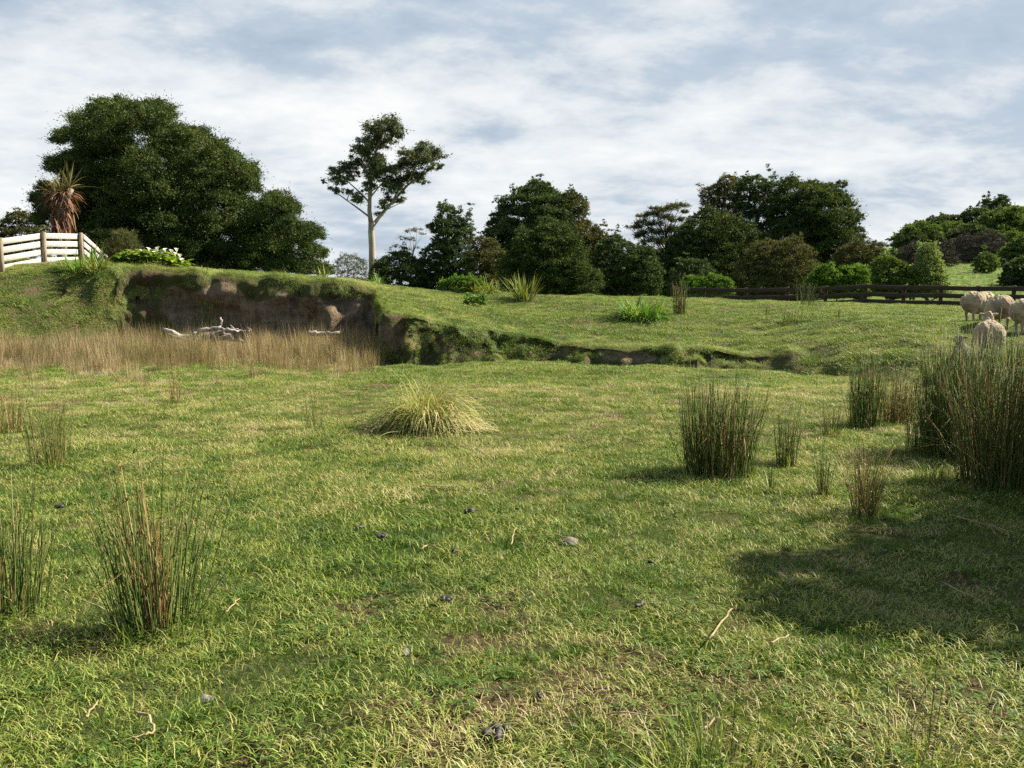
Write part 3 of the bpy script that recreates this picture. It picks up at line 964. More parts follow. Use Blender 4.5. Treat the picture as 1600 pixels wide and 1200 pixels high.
RUSHES = [
    # px, py, top, label, green, dead, base px, kwargs
    (248, 985, 700, 'large open rush clump with orange dead stems in left foreground', 125, 60, 122, dict(lean=0.26, hvar=0.4, thick=0.0060, skirt=160, seeds=0.35, tilt=(0.02, 0), dead_tilt=(-0.13, 0.02))),
    (22, 960, 735, 'green rush clump cut by the left edge of the photo', 130, 18, 90, dict(lean=0.18, thick=0.0046, skirt=120, seeds=0.3)),
    (78, 730, 612, 'narrow rush clump with dark grassy base on the left', 85, 30, 52, dict(lean=0.14, thick=0.0044, skirt=220, seeds=0.4)),
    (14, 675, 596, 'brownish rush clump at left edge before the dry grass', 45, 55, 40, dict(lean=0.16, thick=0.005)),
    (492, 670, 596, 'thin few-stemmed rush left of the straw heap', 26, 6, 24, dict(lean=0.12, thick=0.0045, seeds=0.4)),
    (275, 630, 576, 'thin reddish dead rush in front of the dry grass', 8, 26, 14, dict(lean=0.12, thick=0.0055)),
    (1120, 745, 578, 'large dense upright rush clump right of centre', 480, 130, 104, dict(lean=0.14, thick=0.0056, skirt=200, seeds=0.3, hvar=0.35, bend=0.09)),
    (1230, 728, 622, 'slim grey green rush just right of the dense clump', 100, 8, 30, dict(lean=0.11, thick=0.004, seeds=0.2)),
    (1205, 770, 700, 'tiny sparse rush sprig below the slim rush', 16, 3, 8, dict(lean=0.1, thick=0.004, hvar=0.4)),
    (1286, 776, 690, 'small dark rush sprig with tuft at its foot', 36, 8, 14, dict(lean=0.12, thick=0.004, skirt=50)),
    (1350, 806, 680, 'brown stalked rush with thick reddish core at shadow edge', 45, 90, 34, dict(lean=0.2, thick=0.0042, skirt=90, seeds=0.5, bend=0.14)),
    (1350, 666, 548, 'green rush clump behind, left of the brown one', 230, 10, 46, dict(lean=0.08, thick=0.0048, seeds=0.15)),
    (1402, 660, 568, 'reddish brown rush clump beside a green one', 110, 170, 52, dict(lean=0.12, thick=0.0048, skirt=60)),
    (1298, 682, 618, 'low thin rush left of the green clump', 50, 6, 26, dict(lean=0.13, thick=0.0042)),
    (1434, 706, 600, 'slender rush at left foot of the great dark rush', 90, 14, 34, dict(lean=0.12, thick=0.0042, skirt=60)),
    (1495, 712, 522, 'great dark green rush mass, darkest on the right', 900, 60, 100, dict(lean=0.15, thick=0.0058, skirt=120, seeds=0.25, hvar=0.35)),
    (1562, 762, 522, 'tall rush mass with pale bent dead stems at right edge', 560, 200, 120, dict(lean=0.17, hvar=0.35, thick=0.0054, skirt=160, seeds=0.35, bend=0.13)),
    (1640, 690, 505, 'tall green rush mass behind, running out of right edge', 620, 120, 150, dict(lean=0.10, thick=0.0052, seeds=0.3)),
    (1455, 752, 712, 'low soft green tussock before the great dark rush', 60, 4, 44, dict(lean=0.3, thick=0.004, skirt=260)),
    (1062, 491, 437, 'upright rush standing on the terrace beside strap leaves', 70, 40, 20, dict(lean=0.09, thick=0.010, seeds=0.4)),
    (1258, 478, 440, 'hazy green rush against the dark rail fence', 45, 2, 26, dict(lean=0.16, thick=0.009)),
    (1238, 503, 478, 'low wide rush tuft on the terrace before rail fence', 50, 4, 34, dict(lean=0.2, thick=0.008)),
    (1196, 494, 472, 'tiny rush sprig on terrace left of the low wide tuft', 12, 3, 8, dict(lean=0.14, thick=0.008)),
    (1308, 496, 476, 'tiny dark rush sprig on terrace nearest the sheep', 14, 4, 10, dict(lean=0.14, thick=0.008)),
    (1100, 1215, 1010, 'sparse green rush stems rising at the bottom edge', 16, 3, 150, dict(lean=0.13, thick=0.0034, seeds=0.1, hvar=0.35)),
    (1425, 1200, 1010, 'few thin rush stems in the lower right corner', 15, 3, 90, dict(lean=0.15, thick=0.003, seeds=0.3, hvar=0.5)),
    (965, 492, 470, 'brown wispy rush left of the strap leaf clump', 8, 18, 24, dict(lean=0.2, thick=0.008)),
]
for k, (px, py, top, lab, ng_, nd_, bpx, kw) in enumerate(RUSHES):
    rush(px, py, top, lab, ng_, nd_, bpx, seed=k, **kw)


# ------------------------------------------------------------------ trees
def poly_inside(P, pts):
    x, y = pts[:, 0], pts[:, 1]
    ins = np.zeros(len(pts), bool)
    n = len(P)
    for i in range(n):
        x1, y1 = P[i]
        x2, y2 = P[(i + 1) % n]
        c = ((y1 > y) != (y2 > y)) & (x < (x2 - x1) * (y - y1) / ((y2 - y1) + 1e-12) + x1)
        ins ^= c
    return ins


def poly_dist(P, pts):
    d = np.full(len(pts), 1e9)
    n = len(P)
    for i in range(n):
        a = np.array(P[i], float)
        b = np.array(P[(i + 1) % n], float)
        ab = b - a
        t = np.clip(((pts - a) @ ab) / (ab @ ab + 1e-12), 0, 1)
        q = a + t[:, None] * ab
        d = np.minimum(d, np.linalg.norm(pts - q, axis=1))
    return d


def crown_puffs(outline, rmin, rmax, rng, depth=1.0, spacing=0.8, tries=5000, maxn=400):
    """fills a crown of the given side view (metres) with foliage masses; returns (n,4): x, y(depth), z, radius"""
    P = np.array(outline, float)
    lo, hi = P.min(0), P.max(0)
    pts = rng.uniform(lo, hi, (tries, 2))
    pts = pts[poly_inside(P, pts)]
    d = poly_dist(P, pts)
    dm = d.max()
    out = np.zeros((0, 4))
    for p, de in zip(pts, d):
        r = rng.uniform(rmin, rmax)
        if de < 0.12 * r:
            continue
        r = min(r, de * 0.95 + r * rng.uniform(0.0, 0.3))
        hd = depth * math.sqrt(max(de * (2 * dm - de), 0)) - 0.5 * r
        yy = rng.uniform(-1, 1) * max(hd, 0)
        c = np.array([p[0], yy, p[1]])
        if len(out):
            if (np.linalg.norm(out[:, :3] - c, axis=1) < spacing * 0.5 * (out[:, 3] + r)).any():
                continue
        out = np.vstack([out, [*c, r]])
        if len(out) >= maxn:
            break
    return out


LEAF_SCALE, LEAF_MORE = 0.62, 1.9


def foliage(puffs, per_m2, leaf, width, rng, flat=0.75, up=0.25, tint=(0.0, 1.0), low=-0.45, lump=0.35, shell=0.5, jag=0.06):
    """leaf sprays spread through each mass; every spray is a small pointed blade of its own"""
    g = Geo()
    leaf, width, per_m2 = leaf * LEAF_SCALE, width * (LEAF_SCALE + 0.08), per_m2 * LEAF_MORE
    C, Rr, Dr = [], [], []
    tt = []
    for (x, y, z, r) in puffs:
        m = max(6, int(13 * (r / 0.6) ** 1.2))          # sprays on this mass
        n = max(3, int(per_m2 * r * r * 4 / m))
        d = rng.normal(0, 1, (m, 3))
        d /= np.linalg.norm(d, axis=1)[:, None]
        lowm = d[:, 2] < low
        d[lowm, 2] *= -0.6
        d /= np.linalg.norm(d, axis=1)[:, None]
        rad = r * (shell + (1 - shell) * rng.random(m) ** 0.5) * (1 + lump * rng.normal(0, 0.45, m))
        cc = np.array([x, y, z]) + d * rad[:, None] * np.array([1, 1, flat])
        ts = np.clip(r * rng.uniform(0.18, 0.34, m), 0.06, 0.4)
        off = rng.normal(0, 0.62, (m, n, 3)) * ts[:, None, None] * np.array([1, 1, 0.62])
        far = rng.random((m, n)) < jag
        off[far] *= 2.0
        dd = d[:, None, :] * 0.7 + off / ts[:, None, None] * 0.6
        C.append((cc[:, None, :] + off).reshape(-1, 3))
        Dr.append(dd.reshape(-1, 3))
        tm = 0.45 + rng.normal(0, 0.10) + rng.normal(0, 0.10, m)
        tt.append((np.clip(tm[:, None] + rng.normal(0, 0.17, (m, n)), 0, 1) * (tint[1] - tint[0]) + tint[0]).ravel())
    C = np.concatenate(C)
    Dr = np.concatenate(Dr)
    tt = np.concatenate(tt)
    n = len(C)
    ax = Dr * 0.7 + rng.normal(0, 0.6, (n, 3)) + np.array([0, 0, up])
    ax /= np.linalg.norm(ax, axis=1)[:, None]
    rnd = rng.normal(0, 1, (n, 3))
    sd = np.cross(ax, rnd)
    sd /= np.linalg.norm(sd, axis=1)[:, None]
    L = leaf * rng.uniform(0.6, 1.4, n)[:, None]
    Wd = width * rng.uniform(0.6, 1.4, n)[:, None]
    v = np.stack([C - ax * L * 0.5, C - ax * L * 0.05 + sd * Wd * 0.5, C + ax * L * 0.5, C - ax * L * 0.05 - sd * Wd * 0.5], 1).reshape(-1, 3)
    f = np.arange(4 * n)
    g.add(v, f, np.full(n, 4), np.repeat(tt, 4))
    return g


def trunk_geo(base, puffs, rng, r0, fork=0.35, limbs=10, lean=0.0):
    g = Geo()
    if len(puffs) == 0:
        return g
    top = puffs[np.argmax(puffs[:, 2])]
    cx = puffs[:, 0].mean()
    zt = base[2] + (top[2] - base[2]) * 0.85
    pts, rad = [], []
    K = 7
    for k in range(K):
        t = k / (K - 1)
        pts.append((base[0] + (cx * 0.5 + top[0] * 0.5 - base[0]) * t + rng.normal(0, r0 * 0.5) * (0 < k), base[1] + (top[1] - base[1]) * t * 0.6 + rng.normal(0, r0 * 0.5) * (k > 0), base[2] - 0.15 + (zt - base[2]) * t))
        rad.append(r0 * (1.25 if k == 0 else 1) * (1 - 0.82 * t))
    g.tube(pts, rad, 8)
    order = rng.permutation(len(puffs))[:limbs]
    for i in order:
        q = puffs[i]
        zf = np.clip((q[2] - base[2]) / max(zt - base[2], 0.1) - 0.28, fork * 0.6, 0.85)
        j = zf * (K - 1)
        a = int(j)
        s = np.array(pts[a]) + (np.array(pts[min(a + 1, K - 1)]) - np.array(pts[a])) * (j - a)
        e = np.array(q[:3])
        m1 = s + (e - s) * 0.4 + np.array([0, 0, 0.10 * np.linalg.norm(e - s)]) + rng.normal(0, 0.08, 3)
        m2 = s + (e - s) * 0.75 + np.array([0, 0, 0.06 * np.linalg.norm(e - s)]) + rng.normal(0, 0.08, 3)
        rr = r0 * (1 - 0.8 * zf) * 0.5
        g.tube([s, m1, m2, e], [rr, rr * 0.7, rr * 0.45, rr * 0.2], 5)
    return g


def ragged(loc, a, rng):
    out = []
    n = len(loc)
    for i in range(n):
        p, q = np.array(loc[i]), np.array(loc[(i + 1) % n])
        m = max(1, int(np.linalg.norm(q - p) / (a * 1.6)))
        for k in range(m):
            out.append(p + (q - p) * k / m + rng.normal(0, a * 0.38, 2))
    return out


def sprigs(loc, a, rng):
    """small outlying sprays that break the edge of a crown"""
    P = np.array(loc)
    c = P.mean(0)
    zmin = P[:, 1].min() + 0.3 * (P[:, 1].max() - P[:, 1].min())
    out = []
    for p in P:
        for k in range(2):
            if p[1] < zmin:
                continue
            d = (p - c) / (np.linalg.norm(p - c) + 1e-6)
            o = p + d * rng.uniform(-0.9, 0.12) * a + rng.normal(0, a * 0.35, 2)
            out.append((o[0], rng.normal(0, a * 1.2), o[1], a * rng.uniform(0.35, 0.7)))
            if d[1] > 0.25 and rng.random() < 0.4:          # upright leader
                out.append((o[0] + rng.normal(0, 0.06) * a, out[-1][1], o[1] + 0.45 * a, a * 0.30))
                out.append((out[-1][0], out[-1][1], o[1] + 0.80 * a, a * 0.18))
    return np.array(out) if out else np.zeros((0, 4))


def tree(name, label, outline_px, Y, mat, rmin, rmax, per=150, leaf=0.2, width=0.07, seed=0, depth=0.9, bark='bark', r0=0.25, limbs=10,
         group=None, cat='tree', flat=0.62, base_px=None, maxn=400, spacing=0.98, low=-0.05, lump=0.28, shell=0.72, trunk=True, puffs_px=None, up=0.25, jag=0.16):
    """a tree whose side view, at its own distance and real size, follows the outline"""
    rng = np.random.default_rng(5000 + seed)
    pts = [at(x, y, Y) for x, y in (outline_px or [(p[0], p[1]) for p in puffs_px])]
    cx = sum(p.x for p in pts) / len(pts)
    if base_px is not None:
        cx = at(base_px, 440, Y).x
    gz = h1(cx, Y)
    root = thing(name, label, cat, (cx, Y, gz), 0, group)
    if puffs_px is not None:
        pk = 1.3 if name == 'pine_tree' else 1.0
        pf = []
        for q in puffs_px:
            dy = q[4] if len(q) > 4 else rng.uniform(-1, 1) * (q[3] if len(q) > 3 else 1.0)
            p = at(q[0], q[1], Y + dy)
            r = pk * q[2] / FPX * (Y + dy)
            pf.append((p.x - cx, dy, p.z - gz, r))
        puffs = np.array(pf)
    else:
        loc = ragged([(p.x - cx, p.z - gz) for p in pts], rmin, rng)
        puffs = crown_puffs(loc, rmin, rmax, rng, depth, spacing, maxn=maxn)
        puffs = np.vstack([puffs, sprigs(loc, rmin, rng)])
    g = foliage(puffs, per, leaf, width, rng, flat, up, (0, 1), low, lump, shell, jag)
    link('crown', g.mesh('crown', M[mat]), root)
    if trunk:
        tg = trunk_geo((0, 0, 0), puffs, rng, r0, limbs=limbs)
        link('trunk', tg.mesh('trunk', M[bark], True), root)
    return root


TG = 'trees along the far side of the paddock'
def domes(crop, ox, oy, k, cx, half_w, depth, rng, shrink=1.12):
    """rounded foliage masses seen in the photograph, given real depth: a front, a middle and a back set"""
    out = []
    for x, y, r in crop:
        px, py, pr = ox + x / k, oy + y / k, r / k * shrink
        q = math.sqrt(max(1 - ((px - cx) / half_w) ** 2, 0.04))
        for f in (-0.95, -0.5, -0.05, 0.4, 0.85):
            out.append((px + rng.normal(0, pr * 0.18) * (f > -0.9), py + rng.normal(0, pr * 0.12) * (f > -0.9), pr * rng.uniform(0.85, 1.1), 0, depth * q * (f + rng.normal(0, 0.12))))
    return out


_rg = np.random.default_rng(31)
BIG = [(480, 160, 55), (600, 165, 65), (740, 190, 75), (330, 300, 55), (430, 240, 75), (520, 265, 75), (650, 250, 80), (770, 255, 65), (860, 300, 60), (935, 310, 62), (1045, 345, 52), (1090, 390, 50),
       (285, 430, 55), (380, 400, 65), (500, 385, 70), (680, 410, 75), (800, 360, 70), (900, 385, 70), (1000, 405, 70), (1180, 470, 60), (1115, 450, 60), (460, 495, 80), (580, 475, 80), (700, 485, 80),
       (850, 480, 80), (970, 495, 90), (1080, 525, 70), (1195, 530, 45), (420, 605, 90), (560, 585, 80), (680, 585, 80), (800, 595, 80), (920, 605, 90), (1060, 615, 90), (1170, 620, 55),
       (235, 570, 60), (200, 600, 36), (250, 680, 70), (400, 720, 90), (520, 695, 80), (640, 705, 90), (780, 715, 90), (900, 725, 100), (1040, 725, 90), (1140, 745, 80), (420, 830, 90), (560, 820, 90), (700, 830, 90), (850, 840, 100), (1000, 850, 100), (1130, 860, 80),
       (300, 800, 70), (600, 940, 80), (800, 960, 80), (1000, 960, 80), (455, 330, 70), (560, 340, 75), (400, 480, 70), (360, 540, 70), (300, 620, 70), (1130, 960, 80), (400, 930, 80)]
SIDE = [(1215, 700, 60), (1225, 770, 60), (1200, 860, 70), (1330, 615, 68), (1270, 650, 55), (1395, 640, 48), (1350, 720, 75), (1450, 745, 65), (1505, 765, 40), (1420, 825, 80), (1300, 825, 80), (1520, 850, 48), (1200, 800, 60), (1240, 900, 80), (1380, 920, 80), (1500, 920, 60), (1560, 935, 40)]
tree('evergreen_tree', 'huge broad dark evergreen tree rising behind the pale board fence', None, 39, 'totara', 0, 0, per=460, leaf=0.165, width=0.055, seed=1, r0=0.22, limbs=40, group=TG, base_px=235,
     low=-0.55, flat=0.74, lump=0.25, shell=0.62, puffs_px=domes(BIG, 0, 120, 3.077, 228, 190, 4.0, _rg))
tree('evergreen_tree', 'lower dark evergreen tree at right skirt of the huge one', None, 37, 'totara', 0, 0, per=460, leaf=0.16, width=0.052, seed=2, r0=0.13, limbs=14, group=TG, base_px=440,
     low=-0.55, flat=0.74, lump=0.25, shell=0.62, puffs_px=domes(SIDE, 0, 120, 3.077, 445, 75, 1.9, _rg))
tree('evergreen_tree', 'low distant tree at left edge behind the board fence',
     [(-60, 410), (-55, 352), (-10, 345), (20, 338), (42, 332), (62, 345), (80, 410)], 47, 'olive', 0.5, 0.9, per=200, leaf=0.2, width=0.07, seed=3, r0=0.25, limbs=8, group=TG)
tree('shrub', 'mid green leafy shrub between cabbage tree and big tree',
     [(128, 402), (132, 366), (150, 354), (176, 362), (196, 366), (205, 384), (206, 404)], 34, 'totara', 0.25, 0.5, per=420, leaf=0.13, width=0.05, seed=4, r0=0.06, limbs=6, cat='shrub', depth=0.8)
tree('shrub', 'wispy olive broom-like bush beside the lilies',
     [(160, 418), (164, 384), (178, 362), (192, 358), (206, 366), (216, 390), (212, 418)], 31.5, 'olive', 0.18, 0.36, per=380, leaf=0.22, width=0.018, seed=5, r0=0.04, limbs=10, cat='shrub', up=1.3, jag=0.5)


def gum_tree():
    Y = 70
    rng = np.random.default_rng(77)
    b = at(581, 432, Y)
    gz = h1(b.x, Y)
    root = thing('gum_tree', 'tall slender gum tree with pale bare trunk and open wedge crown', 'tree', (b.x, Y, gz), 0, TG)

    def q(px, py, dy=0.0):
        p = at(px, py, Y)
        return (p.x - b.x, dy, p.z - gz)
    g = Geo()
    k = Y / FPX
    g.tube([q(582, 470), q(582, 415), q(581, 385, 0.1), q(580, 363), q(581, 347, -0.1)], [7.6 * k, 5.8 * k, 5.0 * k, 4.9 * k, 5.0 * k], 9)
    g.tube([q(580, 353), q(577, 330), q(577, 310, 0.2), q(579, 279, 0.3), q(586, 238, 0.1), q(595, 218), q(600, 205)], [4.2 * k, 3.4 * k, 3.0 * k, 2.5 * k, 1.9 * k, 1.2 * k, 0.7 * k], 7)
    lm = [[(582, 353), (590, 342), (599, 330), (614, 313), (636, 288), (661, 270), (677, 257)], [(576, 338), (560, 326), (542, 313), (524, 300), (515, 290)],
          [(577, 316), (562, 300), (545, 285), (535, 268)], [(599, 330), (612, 324), (624, 319), (636, 312)], [(577, 310), (590, 296), (604, 280)], [(579, 285), (570, 262), (560, 246)],
          [(614, 313), (622, 296), (626, 262), (640, 245)], [(636, 288), (652, 258), (664, 238)], [(661, 270), (672, 250), (684, 246)], [(542, 313), (545, 300), (540, 290)],
          [(586, 238), (578, 225), (576, 210)], [(588, 234), (606, 220), (618, 205)], [(578, 300), (598, 290), (615, 276)], [(545, 285), (530, 280), (520, 272)]]
    for i, L in enumerate(lm):
        dy = rng.uniform(-1.2, 1.2)
        r0 = (3.4, 1.7, 1.6, 0.9, 1.6, 1.6, 1.6, 1.2, 1, 0.9, 1, 1, 1.2, 1)[i] * k
        n = len(L)
        g.tube([q(x, y, dy * j / (n - 1)) for j, (x, y) in enumerate(L)], [r0 * (1 - 0.75 * j / (n - 1)) for j in range(n)], 6)
    link('trunk', g.mesh('trunk', M['gum_bark'], True), root)
    pf = [(588, 200, 13), (576, 210, 9), (604, 197, 12), (616, 206, 13), (622, 217, 9), (584, 222, 11), (600, 224, 12), (574, 228, 9), (566, 240, 12), (551, 248, 9), (582, 248, 13), (592, 262, 12), (578, 270, 12), (560, 256, 8),
          (535, 262, 11), (521, 268, 9), (546, 268, 8), (528, 283, 9), (516, 292, 6), (542, 284, 7), (556, 312, 8), (550, 303, 7), (580, 292, 9), (590, 283, 9), (603, 287, 11), (612, 272, 10), (600, 270, 8), (570, 296, 6),
          (624, 258, 11), (638, 246, 12), (652, 238, 12), (668, 235, 12), (682, 242, 10), (687, 258, 6), (664, 252, 12), (648, 258, 11), (640, 272, 12), (626, 282, 12), (654, 276, 8), (614, 298, 10), (626, 300, 8), (606, 313, 8),
          (596, 322, 7), (590, 334, 5), (622, 312, 6), (662, 284, 5), (674, 266, 6), (530, 300, 6)]
    P = []
    for x, y, r in pf:
        p = q(x, y, rng.uniform(-1.6, 1.6))
        P.append((*p, r * k * 1.32))
        p = q(x + rng.normal(0, 3), y + rng.normal(0, 3), rng.uniform(-1.8, 1.8))
        P.append((*p, r * k * 0.95))
    fg = foliage(np.array(P), 190, 0.34, 0.095, rng, 0.8, -0.5, (0, 1), -0.6, 0.5, 0.35, 0.25)
    link('crown', fg.mesh('crown', M['gum']), root)


gum_tree()

tree('shrub', 'small twiggy grey shrub left of the gum trunk', [(522, 440), (526, 412), (540, 398), (556, 400), (572, 412), (576, 440)], 48, 'olive', 0.25, 0.5, per=150, leaf=0.16, width=0.035, seed=8, r0=0.06, limbs=14, cat='shrub', jag=0.5, shell=0.2)
tree('shrub', 'low dark bush at foot of the gum tree', [(568, 446), (572, 424), (588, 412), (602, 420), (610, 446)], 60, 'deep', 0.4, 0.7, per=180, leaf=0.16, width=0.07, seed=9, r0=0.06, limbs=5, cat='shrub')
tree('evergreen_tree', 'low rounded dark tree right of the gum trunk', [(584, 462), (590, 412), (606, 396), (628, 394), (648, 402), (664, 425), (668, 462)], 52, 'deep', 0.4, 0.8, per=200, leaf=0.2, width=0.065, seed=10, r0=0.2, group=TG)
tree('evergreen_tree', 'spindly pale olive tree with layered gaps beside conical tree', None, 55, 'olive', 0, 0, per=200, leaf=0.2, width=0.045, seed=11, r0=0.12, limbs=12, group=TG, flat=0.55, shell=0.3, jag=0.3,
     puffs_px=[(640, 362, 9), (652, 360, 9), (630, 374, 9), (660, 366, 6), (645, 376, 8), (622, 386, 8), (636, 390, 9), (648, 388, 6), (618, 398, 7), (630, 402, 9), (646, 404, 8)])
tree('evergreen_tree', 'dark conical double-topped tree left of the domed one', [(706, 318), (716, 328), (720, 345), (730, 328), (736, 332), (736, 352), (742, 360), (733, 374), (742, 392), (750, 462), (640, 462), (650, 412), (664, 392), (674, 372), (670, 352), (684, 345), (690, 328)],
     53, 'deep', 0.35, 0.85, per=220, leaf=0.22, width=0.065, seed=12, r0=0.3, limbs=14, group=TG, up=0.5)
tree('evergreen_tree', 'low dark tree filling between conical and domed trees', [(726, 462), (735, 392), (752, 372), (770, 374), (786, 400), (792, 462)], 50, 'olive', 0.4, 0.8, per=190, leaf=0.2, width=0.065, seed=13, r0=0.2, group=TG)
tree('evergreen_tree', 'tall dark domed tree in the middle, highest of its clump', [(832, 279), (842, 288), (856, 290), (866, 296), (884, 304), (890, 350), (890, 462), (752, 462), (756, 384), (752, 360), (768, 342), (780, 334), (784, 318), (798, 306), (812, 298)],
     56, 'deep', 0.5, 1.15, per=200, leaf=0.24, width=0.075, seed=14, r0=0.45, limbs=18, group=TG, up=0.5)
tree('evergreen_tree', 'brownish dark tree on right shoulder of the domed one', [(866, 312), (884, 300), (900, 304), (914, 314), (920, 340), (932, 352), (944, 368), (948, 462), (868, 462)],
     57, 'olive', 0.5, 1.0, per=190, leaf=0.22, width=0.075, seed=15, r0=0.35, limbs=14, group=TG, up=0.6)
tree('evergreen_tree', 'wide lighter green tree in front of the domed tree', [(846, 346), (872, 345), (900, 362), (916, 390), (932, 425), (934, 465), (776, 465), (782, 420), (796, 388), (816, 366)],
     47, 'totara', 0.35, 0.85, per=240, leaf=0.19, width=0.06, seed=16, r0=0.3, limbs=12, group=TG)
tree('evergreen_tree', 'round dark tree low at the middle of the treeline', [(922, 465), (926, 402), (944, 378), (968, 366), (990, 378), (1012, 390), (1028, 420), (1036, 465)],
     49, 'deep', 0.4, 0.95, per=210, leaf=0.2, width=0.075, seed=17, r0=0.3, limbs=12, group=TG)
tree('pine_tree', 'open spiky pine with see-through branches left of tall grove', None, 60, 'olive', 0, 0, per=330, leaf=0.28, width=0.06, seed=18, r0=0.25, limbs=22, group=TG, flat=0.5, shell=0.3, jag=0.4,
     puffs_px=[(992, 356, 9), (1004, 350, 10), (1002, 338, 7), (1018, 336, 11), (1020, 326, 6), (1036, 330, 9), (1050, 326, 10), (1064, 322, 9), (1068, 332, 6), (1042, 342, 10), (1026, 352, 10), (1058, 344, 10), (1012, 364, 10), (1036, 364, 11), (1054, 360, 11),
               (998, 370, 9), (1020, 378, 12), (1044, 380, 13), (1062, 376, 12), (1010, 394, 12), (1034, 398, 14), (1056, 398, 14), (1020, 414, 12), (1044, 418, 14)])
tree('evergreen_tree', 'tall olive tree with bare limbs showing at grove top left', [(1096, 312), (1098, 290), (1114, 284), (1132, 272), (1144, 278), (1156, 288), (1160, 330), (1150, 350), (1110, 352)],
     62, 'olive', 0.4, 0.8, per=170, leaf=0.22, width=0.06, seed=19, r0=0.3, limbs=16, group=TG, base_px=1150, shell=0.3, jag=0.25)
tree('evergreen_tree', 'tall dark tree between olive tree and grove peak', [(1150, 300), (1162, 284), (1180, 276), (1196, 288), (1212, 292), (1214, 462), (1140, 462), (1146, 350)],
     60, 'deep', 0.5, 1.0, per=190, leaf=0.22, width=0.07, seed=20, r0=0.35, limbs=14, group=TG)
tree('evergreen_tree', 'largest dark rounded tree forming right side of grove', [(1204, 298), (1214, 284), (1236, 276), (1256, 284), (1268, 288), (1280, 274), (1290, 284), (1308, 292), (1316, 300), (1330, 318), (1336, 345), (1344, 372), (1342, 400), (1340, 462), (1200, 462)],
     58, 'totara', 0.5, 1.2, per=200, leaf=0.24, width=0.075, seed=21, r0=0.5, limbs=20, group=TG)
tree('evergreen_tree', 'broad dull green tree at left foot of tall grove', [(1038, 465), (1038, 398), (1050, 366), (1068, 346), (1096, 328), (1124, 330), (1152, 344), (1176, 356), (1184, 465)],
     53, 'totara', 0.45, 1.0, per=200, leaf=0.22, width=0.07, seed=22, r0=0.4, limbs=14, group=TG)
tree('evergreen_tree', 'bushy olive brown tree standing before the tall grove', [(1142, 465), (1148, 420), (1164, 388), (1196, 374), (1236, 370), (1262, 384), (1278, 415), (1288, 465)],
     45, 'olive', 0.35, 0.8, per=230, leaf=0.18, width=0.055, seed=23, r0=0.25, limbs=12, group=TG)
tree('evergreen_tree', 'dark scraggy tree trailing off right of grove', [(1296, 465), (1300, 415), (1316, 388), (1336, 372), (1352, 384), (1368, 374), (1382, 380), (1378, 400), (1366, 420), (1362, 465)],
     52, 'olive', 0.35, 0.8, per=190, leaf=0.2, width=0.065, seed=24, r0=0.25, limbs=12, group=TG)
tree('evergreen_tree', 'grey green bush tree below the open pine', [(1040, 465), (1050, 420), (1070, 398), (1096, 402), (1116, 425), (1124, 465)],
     46, 'deep', 0.35, 0.7, per=210, leaf=0.18, width=0.06, seed=25, r0=0.2, group=TG)
tree('shrub', 'bright fresh green shrub behind the dark rail fence', [(1262, 465), (1268, 428), (1288, 412), (1304, 424), (1318, 420), (1338, 414), (1352, 420), (1358, 465)],
     37, 'bright', 0.2, 0.42, per=330, leaf=0.15, width=0.075, seed=26, r0=0.05, limbs=8, cat='shrub')
tree('shrub', 'small bright green shrub at left end of rail fence', [(1058, 462), (1066, 440), (1082, 430), (1100, 434), (1120, 428), (1140, 436), (1146, 462)],
     36, 'bright', 0.14, 0.3, per=330, leaf=0.13, width=0.06, seed=27, r0=0.04, limbs=6, cat='shrub')
tree('evergreen_tree', 'mid green leafy tree behind rail fence, left of pale one', [(1348, 465), (1356, 428), (1372, 406), (1388, 402), (1412, 412), (1430, 430), (1438, 465)],
     42, 'hill', 0.25, 0.55, per=280, leaf=0.17, width=0.075, seed=28, r0=0.12, limbs=8, group=TG)
tree('pale_leaved_tree', 'pale cream-green leaved narrow tree above rail fence', [(1440, 386), (1452, 380), (1462, 392), (1466, 410), (1472, 424), (1482, 446), (1484, 465), (1424, 465), (1428, 430), (1434, 406)],
     42, 'pale', 0.2, 0.42, per=320, leaf=0.15, width=0.08, seed=29, r0=0.1, limbs=8, group=TG)

tree('evergreen_tree', 'dark filler tree behind the foot of the open pine', [(980, 465), (984, 400), (1002, 384), (1030, 392), (1056, 380), (1080, 392), (1090, 465)],
     63, 'deep', 0.45, 0.95, per=190, leaf=0.22, width=0.07, seed=33, r0=0.25, limbs=10, group=TG)
tree('evergreen_tree', 'dark tree closing the gap right of the domed clump', [(900, 465), (906, 396), (922, 372), (944, 366), (962, 384), (966, 465)],
     60, 'olive', 0.45, 0.9, per=190, leaf=0.22, width=0.07, seed=34, r0=0.25, limbs=10, group=TG)
tree('evergreen_tree', 'dark undergrowth tree between bare-limbed olive tree and grove', [(1120, 465), (1124, 372), (1150, 352), (1186, 360), (1214, 380), (1216, 465)],
     57, 'deep', 0.45, 0.95, per=190, leaf=0.22, width=0.07, seed=35, r0=0.25, limbs=10, group=TG)
tree('evergreen_tree', 'low dark tree at right end of grove behind rail fence', [(1340, 465), (1344, 412), (1362, 398), (1388, 404), (1402, 425), (1406, 465)],
     56, 'deep', 0.4, 0.8, per=190, leaf=0.2, width=0.07, seed=36, r0=0.2, limbs=8, group=TG)

